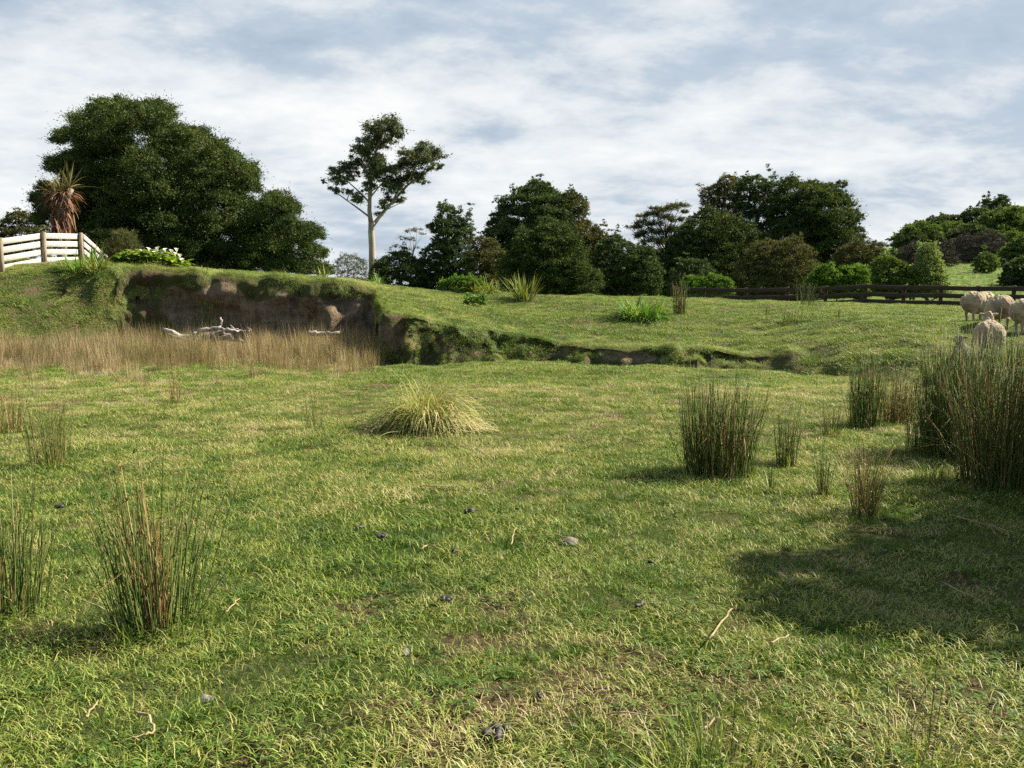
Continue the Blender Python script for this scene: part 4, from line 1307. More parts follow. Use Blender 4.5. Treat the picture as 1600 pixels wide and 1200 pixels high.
HG = 'trees on the far right hill'
for k, (lab, ol, Y, mt, nm) in enumerate([
    ('yellow green rounded tree at left end of hill wood', [(1396, 412), (1400, 376), (1414, 356), (1438, 346), (1462, 352), (1474, 376), (1476, 412)], 100, 'hill', 'hill_tree'),
    ('dark green tree at the wood top left on hill', [(1424, 400), (1436, 352), (1458, 340), (1478, 334), (1500, 338), (1512, 362), (1514, 400)], 112, 'hill_dark', 'hill_tree'),
    ('light green spreading tree in middle of hill wood', [(1448, 402), (1454, 362), (1474, 346), (1496, 346), (1514, 360), (1524, 382), (1526, 402)], 103, 'hill', 'hill_tree'),
    ('bushy mottled tree below the hilltop conifers', [(1492, 400), (1496, 346), (1514, 334), (1530, 326), (1552, 332), (1560, 360), (1560, 400)], 110, 'hill_dark', 'hill_tree'),
    ('largest round green tree at right end of hill wood', [(1518, 410), (1524, 356), (1548, 332), (1580, 322), (1612, 328), (1632, 350), (1640, 410)], 104, 'hill', 'hill_tree'),
    ('spired dark conifer on the hilltop', [(1530, 345), (1538, 318), (1546, 305), (1554, 316), (1562, 308), (1572, 312), (1580, 345)], 122, 'hill_dark', 'conifer_tree'),
    ('small yellow green tree peeping over hill wood at right edge', [(1574, 350), (1580, 326), (1596, 316), (1620, 320), (1630, 350)], 118, 'bright', 'hill_tree'),
    ('leafless brown tree low at left of hill wood', [(1398, 424), (1400, 390), (1414, 378), (1432, 378), (1442, 396), (1442, 424)], 90, 'bare', 'bare_tree'),
    ('leafless grey brown tree on a thin dark trunk', [(1444, 420), (1446, 388), (1462, 374), (1482, 374), (1496, 392), (1494, 414), (1480, 422)], 86, 'bare', 'bare_tree'),
    ('wide leafless dark brown tree under the round green one', [(1486, 424), (1488, 386), (1506, 368), (1536, 362), (1562, 366), (1580, 388), (1582, 424)], 94, 'bare', 'bare_tree'),
    ('green leafy tree at right edge below hill wood', [(1560, 428), (1566, 396), (1582, 376), (1602, 368), (1630, 376), (1640, 428)], 84, 'hill', 'hill_tree'),
    ('dark green crown between the leafless trees and light green tree', [(1404, 420), (1410, 372), (1430, 360), (1460, 364), (1480, 380), (1486, 420)], 98, 'hill_dark', 'hill_tree'),
    ('shaded green tree under the conifers at hill centre', [(1478, 410), (1484, 366), (1510, 352), (1540, 350), (1556, 370), (1560, 410)], 100, 'hill_dark', 'hill_tree'),
    ('mid green crown low on hill right of the leafless trees', [(1546, 420), (1552, 376), (1574, 362), (1600, 366), (1620, 390), (1624, 420)], 97, 'hill', 'hill_tree'),
    ('dark thicket bush at right edge on the meadow', [(1566, 470), (1572, 424), (1586, 404), (1606, 398), (1640, 404), (1650, 470)], 58, 'hill_dark', 'hill_tree'),
]):
    sc = Y / 100
    tree(nm, lab, ol, Y, mt, 0.6 * sc, 1.4 * sc, per=(70 if mt != 'bare' else 80), leaf=0.38, width=(0.17 if mt != 'bare' else 0.05), seed=60 + k, r0=0.25, limbs=(10 if mt != 'bare' else 26), group=HG, depth=0.9, jag=0.15, shell=(0.45 if mt != 'bare' else 0.15))
tree('hill_tree', 'small lone round tree on a bare stem in the meadow', [(1520, 420), (1524, 404), (1540, 395), (1556, 402), (1560, 416), (1548, 424), (1530, 424)], 74, 'hill', 0.4, 0.8, per=110, leaf=0.28, width=0.1, seed=80, r0=0.14, limbs=8, group=HG)

# the shrub that shades the near right corner, standing just beyond the picture's right edge
SHADE = [(4.45, 6.25, 3.0, .40), (4.45, 5.75, 2.5, .65), (5.0, 5.5, 2.1, .8), (5.0, 5.0, 1.9, .7), (5.3, 6.2, 2.7, .8), (5.9, 6.9, 2.6, .8), (6.4, 7.5, 2.4, .8), (5.2, 5.4, 1.0, .8), (4.7, 5.0, 1.1, .6),
         (5.8, 6.4, 1.5, .8), (6.3, 7.2, 1.5, .7), (4.7, 5.3, 2.0, .7), (5.4, 4.3, 1.6, .7)]


def shade_shrub():
    rng = np.random.default_rng(90)
    bx, by = 5.3, 4.9
    gz = h1(bx, by)
    root = thing('shrub', 'tall dense shrub just beyond the right edge shading the grass', 'shrub', (bx, by, gz))
    pf = np.array([(x + 0.055 * z + 0.30 - bx, y - 0.17 * z - by, z - gz, r) for x, y, z, r in SHADE])
    link('crown', foliage(pf, 900, 0.16, 0.08, rng, 0.9, 0.25, (0, 1), -0.9, 0.3, 0.3, 0.1).mesh('crown', M['totara']), root)
    link('trunk', trunk_geo((0, 0, 0), pf, rng, 0.10, limbs=14).mesh('trunk', M['bark'], True), root)


shade_shrub()


# ------------------------------------------------------------------ cabbage tree
def sword(geo, origin, dirv, L, w, droop, t, rng, seg=4):
    d = Vector(dirv).normalized()
    side = d.cross(Vector((0, 0, 1)))
    if side.length < 0.05:
        side = Vector((1, 0, 0))
    side.normalize()
    side = (side + Vector((0, 0, rng.uniform(-0.3, 0.3)))).normalized()
    v = []
    p = Vector(origin)
    dd = d.copy()
    for k in range(seg + 1):
        tt = k / seg
        ww = w * (0.5 + 0.9 * tt) if tt < 0.4 else w * 0.86 * (1 - ((tt - 0.4) / 0.6) ** 1.6) + 0.002
        v += [tuple(p - side * ww * 0.5), tuple(p + side * ww * 0.5)]
        dd = (dd + Vector((0, 0, -droop / seg * (0.4 + 1.2 * tt)))).normalized()
        p = p + dd * (L / seg)
    f, s = [], []
    for k in range(seg):
        f += [2 * k, 2 * k + 1, 2 * k + 3, 2 * k + 2]
        s.append(4)
    geo.add(v, f, s, t)


def cabbage_tree():
    Y = 31
    rng = np.random.default_rng(5)
    b = at(96, 412, Y)
    gz = h1(b.x, Y)
    root = thing('cabbage_tree', 'cabbage tree with shaggy dead brown skirt and spiky green heads', 'tree', (b.x, Y, gz))

    def q(px, py, dy=0.0):
        p = at(px, py, Y)
        return Vector((p.x - b.x, dy, p.z - gz))
    g = Geo()
    g.tube([q(96, 425), q(97, 400), q(97, 360), q(96, 325), q(96, 310)], [0.2, 0.17, 0.16, 0.15, 0.12], 9)
    g.tube([q(96, 325), q(88, 308), q(84, 302)], [0.12, 0.1, 0.09], 7)
    g.tube([q(97, 325), q(106, 305), q(112, 295)], [0.12, 0.1, 0.09], 7)
    link('trunk', g.mesh('trunk', M['pale_bark'], True), root)
    gg = Geo()
    for (hx, hy) in ((82, 304), (113, 294), (98, 300)):
        c = q(hx, hy, rng.uniform(-0.2, 0.2))
        for i in range(34):
            az = rng.uniform(0, 6.28)
            el = rng.uniform(-0.15, 1.45)
            sword(gg, c, (math.cos(az) * math.cos(el), math.sin(az) * math.cos(el), math.sin(el)), rng.uniform(0.65, 1.1), 0.05, rng.uniform(0.1, 0.9), rng.uniform(0, 1), rng)
    link('green_leaves', gg.mesh('green_leaves', M['cab_green']), root)
    gd = Geo()
    for i in range(620):
        t = rng.random()
        c = q(96 + rng.normal(0, 5), 300 + t * 55, rng.normal(0, 0.12))
        az = rng.uniform(0, 6.28)
        el = rng.uniform(-0.5, 0.9) if t < 0.35 else rng.uniform(-1.35, -0.6)
        wide = 1 - 0.75 * t
        sword(gd, c, (math.cos(az) * math.cos(el) * (0.35 + 0.65 * wide), math.sin(az) * math.cos(el) * (0.35 + 0.65 * wide), math.sin(el)), rng.uniform(0.5, 0.95), 0.045, rng.uniform(1.0, 2.4), rng.uniform(0, 1), rng)
    link('dead_leaves', gd.mesh('dead_leaves', M['cab_dead']), root)


cabbage_tree()


# ------------------------------------------------------------------ leafy plants on the bank
def strap_plant(px, py, label, n, L, w, mat, spread_px, seed, el=(0.5, 1.45), droop=(0.6, 1.8), cat='plant', name='strap_leaf_plant'):
    rng = np.random.default_rng(300 + seed)
    p = ground(px, py)
    root = thing(name, label, cat, tuple(p))
    g = Geo()
    rad = spread_px / FPX * p.y * 0.5
    for i in range(n):
        a = rng.uniform(0, 6.28)
        r = rad * rng.random() ** 0.6
        x, y = r * math.cos(a), r * math.sin(a)
        az = a + rng.normal(0, 0.8)
        e = rng.uniform(*el)
        sword(g, (x, y, h1(p.x + x, p.y + y) - p.z - 0.04), (math.cos(az) * math.cos(e), math.sin(az) * math.cos(e), math.sin(e)), L * rng.uniform(0.55, 1.1), w * rng.uniform(0.7, 1.2), rng.uniform(*droop), rng.random(), rng, 5)
    link('leaves', g.mesh('leaves', M[mat]), root)
    return root


strap_plant(1004, 498, 'bright green arching strap leaf clump on the open terrace', 420, 0.85, 0.045, 'strap', 60, 1, (0.35, 1.35), (0.8, 2.2))
strap_plant(818, 470, 'upright yellow green flax clump on the terrace crest', 95, 1.05, 0.05, 'flax', 26, 2, (0.85, 1.5), (0.1, 0.7), name='flax_plant')
strap_plant(762, 458, 'arching pale strap leaf clump left of the flax', 130, 0.85, 0.04, 'flax', 44, 3, (0.5, 1.35), (0.8, 1.9))
strap_plant(590, 440, 'small green strap leaf tuft on bank below gum tree', 40, 0.6, 0.035, 'strap', 20, 4)
strap_plant(506, 436, 'little spiky green tuft at right end of big trees', 30, 0.6, 0.03, 'flax', 14, 5, (0.8, 1.5), (0.2, 0.8))
strap_plant(128, 422, 'green strap leaf clump against foot of the board fence', 150, 0.8, 0.04, 'strap', 52, 6)
strap_plant(152, 424, 'yellowing strap leaf clump between fence and lilies', 100, 0.75, 0.035, 'flax', 26, 7, (0.6, 1.4))
strap_plant(318, 512, 'yellow green grassy tuft behind the bleached dead branches', 60, 0.7, 0.025, 'flax', 40, 8, (0.9, 1.5), (0.1, 0.6), cat='grass tuft', name='grass_tuft')


def low_shrub(label, pts, Y, mat, seed, leaf=0.1, width=0.06):
    return tree('shrub', label, pts, Y, mat, 0.14, 0.3, per=380, leaf=leaf, width=width, seed=seed, r0=0.03, limbs=5, cat='shrub')


low_shrub('low mid green leafy bush on crest left of flax', [(684, 462), (690, 442), (712, 434), (736, 432), (752, 440), (758, 462)], 30.0, 'bright', 41)
low_shrub('dark green weed patch on the spur of the terrace', [(724, 482), (728, 466), (742, 460), (756, 468), (758, 482)], 25.5, 'strap', 42)


def lilies():
    rng = np.random.default_rng(12)
    p = ground(236, 420)
    p.y = max(p.y, 27.2)
    c = at(238, 414, p.y)
    root = thing('lily_clump', 'lush yellow green arum lily clump dotted with white flowers', 'plant', (c.x, c.y, h1(c.x, c.y)))
    W = 104 / FPX * c.y
    g = Geo()
    for i in range(900):
        x = rng.uniform(-0.5, 0.5) * W
        y = rng.uniform(-0.45, 0.55)
        hgt = (0.50 * math.sqrt(max(1 - (2 * x / W) ** 2, 0.05)) + 0.08) * rng.uniform(0.15, 1.0)
        z0 = h1(c.x + x, c.y + y) - root.location.z
        az = rng.uniform(0, 6.28)
        d = np.array([math.cos(az), math.sin(az), rng.uniform(-0.2, 0.7)])
        s = np.array([-math.sin(az), math.cos(az), 0])
        b = np.array([x, y, z0 + hgt])
        L = rng.uniform(0.16, 0.30)
        w = L * 0.34
        tip = b + d * L + np.array([0, 0, -0.07])
        g.add([b, b + d * L * 0.3 + s * w, tip, b + d * L * 0.3 - s * w, b + d * L * 0.35 + np.array([0, 0, -0.02])], [0, 1, 4, 1, 2, 4, 2, 3, 4, 3, 0, 4], [3] * 4, rng.random())
        g.tube([(x * 0.9, y * 0.9, z0 - 0.03), tuple(b)], [0.008, 0.006], 3, 0.3, cap=False)
    link('leaves', g.mesh('leaves', M['lily_leaf']), root)
    for px, py in [(200, 404), (209, 400), (212, 408), (222, 398), (230, 405), (233, 395), (241, 400), (246, 394), (252, 402), (258, 396), (262, 404), (268, 398), (274, 402), (276, 396), (281, 405), (226, 411), (240, 410), (284, 412), (196, 412)]:
        q = at(px, py, c.y - 0.15)
        f = Geo()
        n = 9
        bx = Vector((q.x - c.x, -0.15, q.z - root.location.z + 0.10))
        v, fl, sz = [], [], []
        lean = rng.uniform(0, 6.28)
        for k, (rr, zz) in enumerate(((0.010, -0.07), (0.02, -0.02), (0.042, 0.03), (0.066, 0.05))):
            for j in range(n):
                a = 2 * math.pi * j / n
                ex = 1 + (0.5 * max(0, math.cos(a - lean)) ** 3 if k == 3 else 0)
                v.append((bx.x + rr * ex * math.cos(a), bx.y + rr * ex * math.sin(a), bx.z + zz + (0.025 * math.cos(a - lean) if k >= 2 else 0)))
        for k in range(3):
            for j in range(n):
                j2 = (j + 1) % n
                fl += [k * n + j, k * n + j2, (k + 1) * n + j2, (k + 1) * n + j]
                sz.append(4)
        f.add(v, fl, sz, rng.random())
        link('flower', f.mesh('flower', M['petal'], True), root)


lilies()


# ------------------------------------------------------------------ straw heap
def straw_heap():
    p = ground(664, 672)
    rng = np.random.default_rng(8)
    root = thing('straw_tussock', 'heaped pale yellow grass tussock alone in the middle of the paddock', 'tussock', tuple(p))
    k = p.y / FPX
    g = Geo()
    n = 1300
    for i in range(n):
        a = rng.uniform(0, 6.28)
        r = 0.30 * rng.random() ** 0.7
        x, y = r * math.cos(a), r * math.sin(a) * 0.85
        az = a + rng.normal(0, 0.7)
        L = rng.uniform(0.40, 0.98)
        e = rng.uniform(0.95, 1.5) - 0.4 * r
        gr = 0.0 + (rng.random() < 0.25) * 0.1
        t = np.clip(rng.normal(0.42, 0.22) + 0.5 * (x / 0.6) - (0.25 if rng.random() < 0.3 else 0), 0, 1)
        sword(g, (x, y, h1(p.x + x, p.y + y) - p.z - 0.02), (math.cos(az) * math.cos(e), math.sin(az) * math.cos(e), math.sin(e)), L, 0.010, rng.uniform(2.0, 4.2), t, rng, 7)
    link('blades', g.mesh('blades', M['straw']), root)
    d = Geo()
    for i in range(260):
        side = 1 if rng.random() < 0.62 else -1
        x = side * abs(rng.normal(0.36, 0.20))
        y = rng.normal(-0.10, 0.22)
        az = rng.normal(0 if side > 0 else math.pi, 0.7)
        z0 = h1(p.x + x, p.y + y) - p.z
        sword(d, (x, y, z0 + rng.uniform(0.03, 0.14)), (math.cos(az), math.sin(az), rng.uniform(-0.05, 0.25)), rng.uniform(0.15, 0.42), 0.009, rng.uniform(0.3, 1.2), np.clip(rng.normal(0.8, 0.18), 0, 1), rng, 5)
    link('fallen_blades', d.mesh('fallen_blades', M['straw']), root)


straw_heap()


# ------------------------------------------------------------------ fences
def fence(name, label, cat, line, post_h, rails, rail_size, post_size, post_mat, rail_mat, lead=None, square=False):
    a0 = Vector((line[0][0], line[0][1], h1(*line[0])))
    root = thing(name, label, cat, tuple(a0))
    tops = []
    for (x, y) in line:
        z = h1(x, y)
        tops.append(Vector((x, y, z)))
        g = Geo()
        b = Vector((x, y, z)) - a0
        if square:
            g.box((post_size, post_size, post_h + 0.4), Matrix.Translation(b + Vector((0, 0, post_h / 2 - 0.2))), 0.01)
        else:
            g.tube([b + Vector((0, 0, -0.3)), b + Vector((0, 0, post_h * 0.5)), b + Vector((0.005, 0, post_h - 0.015)), b + Vector((0.005, 0, post_h))], [post_size, post_size, post_size * 0.97, post_size * 0.86], 12)
        link('post', g.mesh('post', M[post_mat], not square), root)
    for p, q in zip(tops[:-1], tops[1:]):
        d = q - p
        L = d.length
        yaw = math.atan2(d.y, d.x)
        for hz in rails:
            pz, qz = p + Vector((0, 0, hz)), q + Vector((0, 0, hz))
            dd = qz - pz
            X = dd.normalized()
            Yv = Vector((-math.sin(yaw), math.cos(yaw), 0))
            Z = X.cross(Yv)
            mt = Matrix((X, Yv, Z)).transposed().to_4x4()
            off = -Yv * ((post_size if not square else post_size / 2) + rail_size[0] / 2 + 0.002)
            if Yv.y < 0:
                off = -off
            if not square:
                off = -off
            mt.translation = (pz + qz) / 2 - a0 + off
            g = Geo()
            g.box((L - 0.012, rail_size[0], rail_size[1] * random.uniform(0.95, 1.05)), mt, 0.006)
            link('rail', g.mesh('rail', M[rail_mat]), root)
    return root


pl = [at(-62, 400, 25.2), at(2, 400, 26.2), at(70, 400, 28.2), at(128, 400, 30.0), at(188, 400, 36.0)]
fence('board_fence', 'pale weathered four-board fence on the bank top at left', 'fence', [(p.x, p.y) for p in pl], 1.04, (0.10, 0.37, 0.64, 0.91), (0.03, 0.185), 0.068, 'post', 'board')
fl = [at(1050, 460, 33.5), at(1100, 460, 33.0), at(1165, 460, 32.6), at(1230, 460, 32.2), at(1290, 460, 31.8), at(1352, 460, 31.4), at(1412, 460, 31.0), at(1470, 460, 30.6), at(1528, 460, 30.2), at(1584, 460, 29.8), at(1642, 460, 29.4), at(1700, 460, 29.0)]
fence('rail_fence', 'dark stained post and rail fence along the back of the terrace', 'fence', [(p.x, p.y) for p in fl], 0.80, (0.14, 0.40, 0.68), (0.04, 0.16), 0.11, 'dark_board', 'dark_board', square=True)


# ------------------------------------------------------------------ dead wood
def gnarled(geo, pts, r0, r1, rng, n=7, wob=0.18):
    P = [Vector(p) for p in pts]
    out, rad = [], []
    for i in range(len(P) - 1):
        for k in range(3):
            t = k / 3
            q = P[i].lerp(P[i + 1], t) + Vector(rng.normal(0, r0 * 0.35, 3)) * (0 if (i == 0 and k == 0) else 1)
            out.append(q)
    out.append(P[-1])
    m = len(out)
    for i in range(m):
        rad.append((r0 + (r1 - r0) * i / (m - 1)) * rng.uniform(0.85, 1.15))
    geo.tube(out, rad, n, wob=wob, rng=rng)


def dead_wood():
    rng = np.random.default_rng(21)
    Y = 23.0
    b = at(330, 540, Y)
    gz = h1(b.x, Y)
    root = thing('dead_tree', 'fallen bleached dead tree with tangled branches in dry grass', 'dead wood', (b.x, Y, gz))

    def q(px, py, dy=0.0):
        p = at(px, py, Y + dy)
        return (p.x - b.x, dy, p.z - gz)
    for L, r0, r1, m in [
        ([(254, 515), (268, 520), (285, 527), (300, 526), (308, 522)], 0.05, 0.09, 'driftwood'), ([(262, 522), (272, 526), (296, 532), (315, 540)], 0.03, 0.06, 'wood_dark'),
        ([(296, 532), (304, 525), (312, 518), (330, 514), (345, 512)], 0.05, 0.06, 'driftwood'), ([(342, 516), (344, 508), (347, 500), (345, 496)], 0.035, 0.02, 'driftwood'),
        ([(345, 513), (360, 516), (375, 518), (390, 517)], 0.05, 0.03, 'driftwood'), ([(300, 542), (318, 528), (340, 520), (360, 524)], 0.10, 0.07, 'wood_dark'),
        ([(336, 540), (338, 522), (344, 512)], 0.04, 0.03, 'driftwood'), ([(345, 530), (352, 522), (362, 514), (372, 514)], 0.03, 0.015, 'driftwood'),
        ([(322, 532), (330, 520), (338, 526), (350, 516)], 0.035, 0.02, 'wood_dark'), ([(385, 520), (388, 514), (392, 516), (392, 522)], 0.035, 0.02, 'wood_dark'),
        ([(328, 538), (345, 526), (358, 532), (372, 524)], 0.045, 0.025, 'wood_dark'), ([(270, 538), (282, 534), (300, 536)], 0.03, 0.02, 'driftwood'),
        ([(362, 522), (366, 514), (360, 508)], 0.018, 0.01, 'driftwood'), ([(310, 534), (322, 524), (318, 516)], 0.025, 0.012, 'driftwood'), ([(330, 530), (352, 528), (380, 534)], 0.08, 0.05, 'wood_dark')]:
        g = Geo()
        dy = rng.uniform(-0.35, 0.35)
        gnarled(g, [q(x, y, dy + rng.normal(0, 0.05)) for x, y in L], r0, r1, rng)
        link('branch', g.mesh('branch', M[m], True), root)
    b2 = at(505, 530, 24.0)
    g2z = h1(b2.x, 24.0)
    g = Geo()
    pts = [at(482, 520, 24.0), at(496, 523, 24.0), at(512, 522, 24.0), at(531, 520, 23.9)]
    gnarled(g, [(p.x - b2.x, p.y - 24.0, p.z - g2z) for p in pts], 0.07, 0.05, rng, 8, 0.1)
    o = link('log', g.mesh('log', M['driftwood'], True), None, (b2.x, 24.0, g2z))
    tag(o, 'short bleached log propped in dry grass right of dead tree', 'log')
    g = Geo()
    for s in (-0.22, 0.1):
        gnarled(g, [(s, 0.02, -0.05), (s + 0.05, 0.0, 0.22 + 0.04)], 0.07, 0.05, rng, 7, 0.15)
    st = link('stub', g.mesh('stub', M['wood_dark'], True), o)


dead_wood()


# ------------------------------------------------------------------ sheep
def wool_mat(name, c1, c2, face):
    m, nt, out = base_mat(name)
    tc = nt.nodes.new('ShaderNodeTexCoord')
    n1 = noise(nt, tc.outputs['Object'], 5, 5, 0.6)
    n2 = noise(nt, tc.outputs['Object'], 38, 4, 0.65, 0.5)
    f = math_node(nt, 'ADD', math_node(nt, 'MULTIPLY', n1, 0.6), math_node(nt, 'MULTIPLY', n2, 0.4))
    col = ramp(nt, f, [(0.36, c1), (0.62, c2)])
    a = nt.nodes.new('ShaderNodeAttribute')
    a.attribute_name = 'skin'
    col = mix_rgb(nt, a.outputs['Fac'], col, face)
    a2 = nt.nodes.new('ShaderNodeAttribute')
    a2.attribute_name = 'dark'
    col = mix_rgb(nt, a2.outputs['Fac'], col, (0.03, 0.024, 0.02))
    p = nt.nodes.new('ShaderNodeBsdfPrincipled')
    p.inputs['Roughness'].default_value = 0.95
    p.inputs['Specular IOR Level'].default_value = 0.1
    p.inputs['Sheen Weight'].default_value = 0.15
    nt.links.new(col, p.inputs['Base Color'])
    b = nt.nodes.new('ShaderNodeBump')
    b.inputs['Strength'].default_value = 0.8
    b.inputs['Distance'].default_value = 0.03
    nt.links.new(n2, b.inputs['Height'])
    nt.links.new(b.outputs[0], p.inputs['Normal'])
    nt.links.new(p.outputs[0], out.inputs[0])
    return m


M['wool'] = wool_mat('fleece', (0.20, 0.150, 0.092), (0.44, 0.345, 0.225), (0.30, 0.235, 0.17))
M['lamb'] = wool_mat('lamb_fleece', (0.09, 0.075, 0.06), (0.18, 0.15, 0.125), (0.17, 0.13, 0.105))


def ellipsoid(bm, c, r, rot=None):
    m = Matrix.Translation(c) @ (rot.to_4x4() if rot else Matrix()) @ Matrix.Diagonal((*r, 1))
    bmesh.ops.create_icosphere(bm, subdivisions=3, radius=1, matrix=m)


def limb(bm, pts, rad, n=10):
    g = Geo()
    g.tube(pts, rad, n)
    v = np.concatenate(g.v)
    f = np.concatenate(g.f)
    s = np.concatenate(g.s)
    bv = [bm.verts.new(tuple(q)) for q in v]
    k = 0
    for c in s:
        try:
            bm.faces.new([bv[i] for i in f[k:k + c]])
        except ValueError:
            pass
        k += c
    for (p, r) in zip(pts, rad):
        ellipsoid(bm, p, (r, r, r))


def sheep_mesh(name, mat, neck_up=True, lamb=False, head_turn=0.0, stride=0.05, seed=0):
    rng = np.random.default_rng(seed)
    bm = bmesh.new()
    E = lambda c, r, rot=None: ellipsoid(bm, c, r, rot)
    k = 0.72 if lamb else 1.0
    E((0, 0, 0.53), (0.315 * k, 0.46, 0.295 * k))
    E((0, -0.27, 0.545), (0.315 * k, 0.29, 0.305 * k))
    E((0, 0.26, 0.54), (0.285 * k, 0.28, 0.295 * k))
    E((0, -0.05, 0.47), (0.325 * k, 0.36, 0.26 * k))
    if neck_up:
        limb(bm, [(0, 0.34, 0.62), (0, 0.50, 0.74), (0, 0.58, 0.86)], [0.19 * k, 0.14 * k, 0.11 * k])
        hd, tilt_ = Vector((0, 0.63, 0.91)), 0.45
    else:
        limb(bm, [(0, 0.34, 0.56), (0, 0.58, 0.44), (0, 0.68, 0.30)], [0.19 * k, 0.14 * k, 0.11 * k])
        hd, tilt_ = Vector((0, 0.73, 0.22)), 1.0
    Rm = Matrix.Rotation(head_turn, 3, 'Z') @ Matrix.Rotation(-tilt_, 3, 'X')
    E(hd, (0.082, 0.115, 0.092), Rm)
    E(hd + Rm @ Vector((0, 0.12, -0.025)), (0.056, 0.10, 0.060), Rm)
    E(hd + Rm @ Vector((0, 0.20, -0.03)), (0.044, 0.04, 0.045), Rm)
    E(hd + Rm @ Vector((0, -0.03, 0.06)), (0.075, 0.075, 0.05), Rm)
    for s in (-1, 1):
        re = Rm @ Matrix.Rotation(-s * 0.25, 3, 'Y')
        E(hd + Rm @ Vector((s * 0.125, -0.03, 0.045)), (0.095, 0.024, 0.042), re)
        E(hd + Rm @ Vector((s * 0.062, 0.07, 0.025)), (0.016, 0.018, 0.016), Rm)
    # front leg: the low "knee" bends back; hind leg: thigh forward, hock back
    for s in (-1, 1):
        o = stride * s
        limb(bm, [(s * 0.13 * k, 0.30, 0.46), (s * 0.125 * k, 0.31 + o * 0.5, 0.26), (s * 0.12 * k, 0.32 + o, 0.06), (s * 0.12 * k, 0.335 + o, 0.0)], [0.085 * k, 0.045 * k, 0.03 * k, 0.038 * k])
        limb(bm, [(s * 0.14 * k, -0.30, 0.50), (s * 0.14 * k, -0.24 - o * 0.3, 0.36), (s * 0.135 * k, -0.40 - o, 0.24), (s * 0.13 * k, -0.37 - o, 0.05), (s * 0.13 * k, -0.355 - o, 0.0)], [0.13 * k, 0.085 * k, 0.042 * k, 0.03 * k, 0.038 * k])
    limb(bm, [(0, -0.50, 0.62), (0, -0.56, 0.53), (0, -0.555, 0.42)], [0.05 * k, 0.045 * k, 0.02 * k])
    me = bpy.data.meshes.new(name)
    bm.to_mesh(me)
    bm.free()
    tmp = bpy.data.objects.new('tmp', me)
    COL.objects.link(tmp)
    md = tmp.modifiers.new('r', 'REMESH')
    md.mode = 'VOXEL'
    md.voxel_size = 0.014
    sm = tmp.modifiers.new('s', 'SMOOTH')
    sm.factor = 0.5
    sm.iterations = 4
    dg = bpy.context.evaluated_depsgraph_get()
    out = bpy.data.meshes.new_from_object(tmp.evaluated_get(dg))
    bpy.data.objects.remove(tmp)
    n = len(out.vertices)
    co = np.zeros(n * 3, np.float32)
    out.vertices.foreach_get('co', co)
    co = co.reshape(-1, 3)
    no = np.zeros(n * 3, np.float32)
    out.vertices.foreach_get('normal', no)
    no = no.reshape(-1, 3)
    hdn = np.array(hd)
    dh = np.linalg.norm(co - (hdn + np.array(Rm @ Vector((0, 0.09, 0)))), axis=1)
    ear = (np.abs((np.array(Rm.inverted()) @ (co - hdn).T).T[:, 0]) > 0.09) & (np.linalg.norm(co - hdn, axis=1) < 0.25)
    skin = np.clip(np.clip((0.19 - dh) / 0.05, 0, 1) + np.clip((0.29 - co[:, 2]) / 0.06, 0, 1) * (np.abs(co[:, 1]) < 0.56) + ear * 1.0, 0, 1)
    wool = 1 - skin
    u = co[:, 0] + co[:, 2] * 0.6
    w = co[:, 1] - co[:, 2] * 0.5
    disp = wool * (0.022 * vnoise(u * 14 + seed, w * 14) * 2 + 0.012 * vnoise(u * 34, w * 34) * 2) * (0.5 if lamb else 1)
    co = co + no * disp[:, None]
    out.vertices.foreach_set('co', co.ravel().astype(np.float32))
    el = (np.array(Rm.inverted()) @ (co - hdn).T).T
    dark = np.zeros(n)
    for s in (-1, 1):
        dark = np.maximum(dark, np.clip((0.026 - np.linalg.norm(el - np.array([s * 0.066, 0.07, 0.025]), axis=1)) / 0.008, 0, 1))
    dark = np.maximum(dark, np.clip((0.035 - np.linalg.norm(el - np.array([0, 0.235, -0.02]), axis=1)) / 0.01, 0, 1) * 0.8)
    dark = np.maximum(dark, np.clip((0.035 - co[:, 2]) / 0.01, 0, 1))
    dark = np.maximum(dark, 0.28 * np.exp(-((np.hypot(co[:, 0], co[:, 2] - 0.45) / 0.14) ** 2)) * (co[:, 1] < -0.45))
    for nm, d in (('skin', skin), ('dark', dark)):
        a = out.attributes.new(nm, 'FLOAT', 'POINT')
        a.data.foreach_set('value', d.astype(np.float32))
    out.polygons.foreach_set('use_smooth', np.ones(len(out.polygons), bool))
    out.materials.clear()
    out.materials.append(mat)
    out.update()
    out.name = name
    return out


def sheep(px, base_y, Y, label, rz, me, scale=1.0, name='sheep'):
    p = at(px, base_y, Y)
    o = link(name, me, None, (p.x, Y, h1(p.x, Y) - 0.01))
    o.rotation_euler = (0, 0, rz)
    o.scale = (scale,) * 3
    tag(o, label, 'sheep' if name == 'sheep' else 'lamb', 'sheep grazing beyond the rushes' if name == 'sheep' else None)
    return o


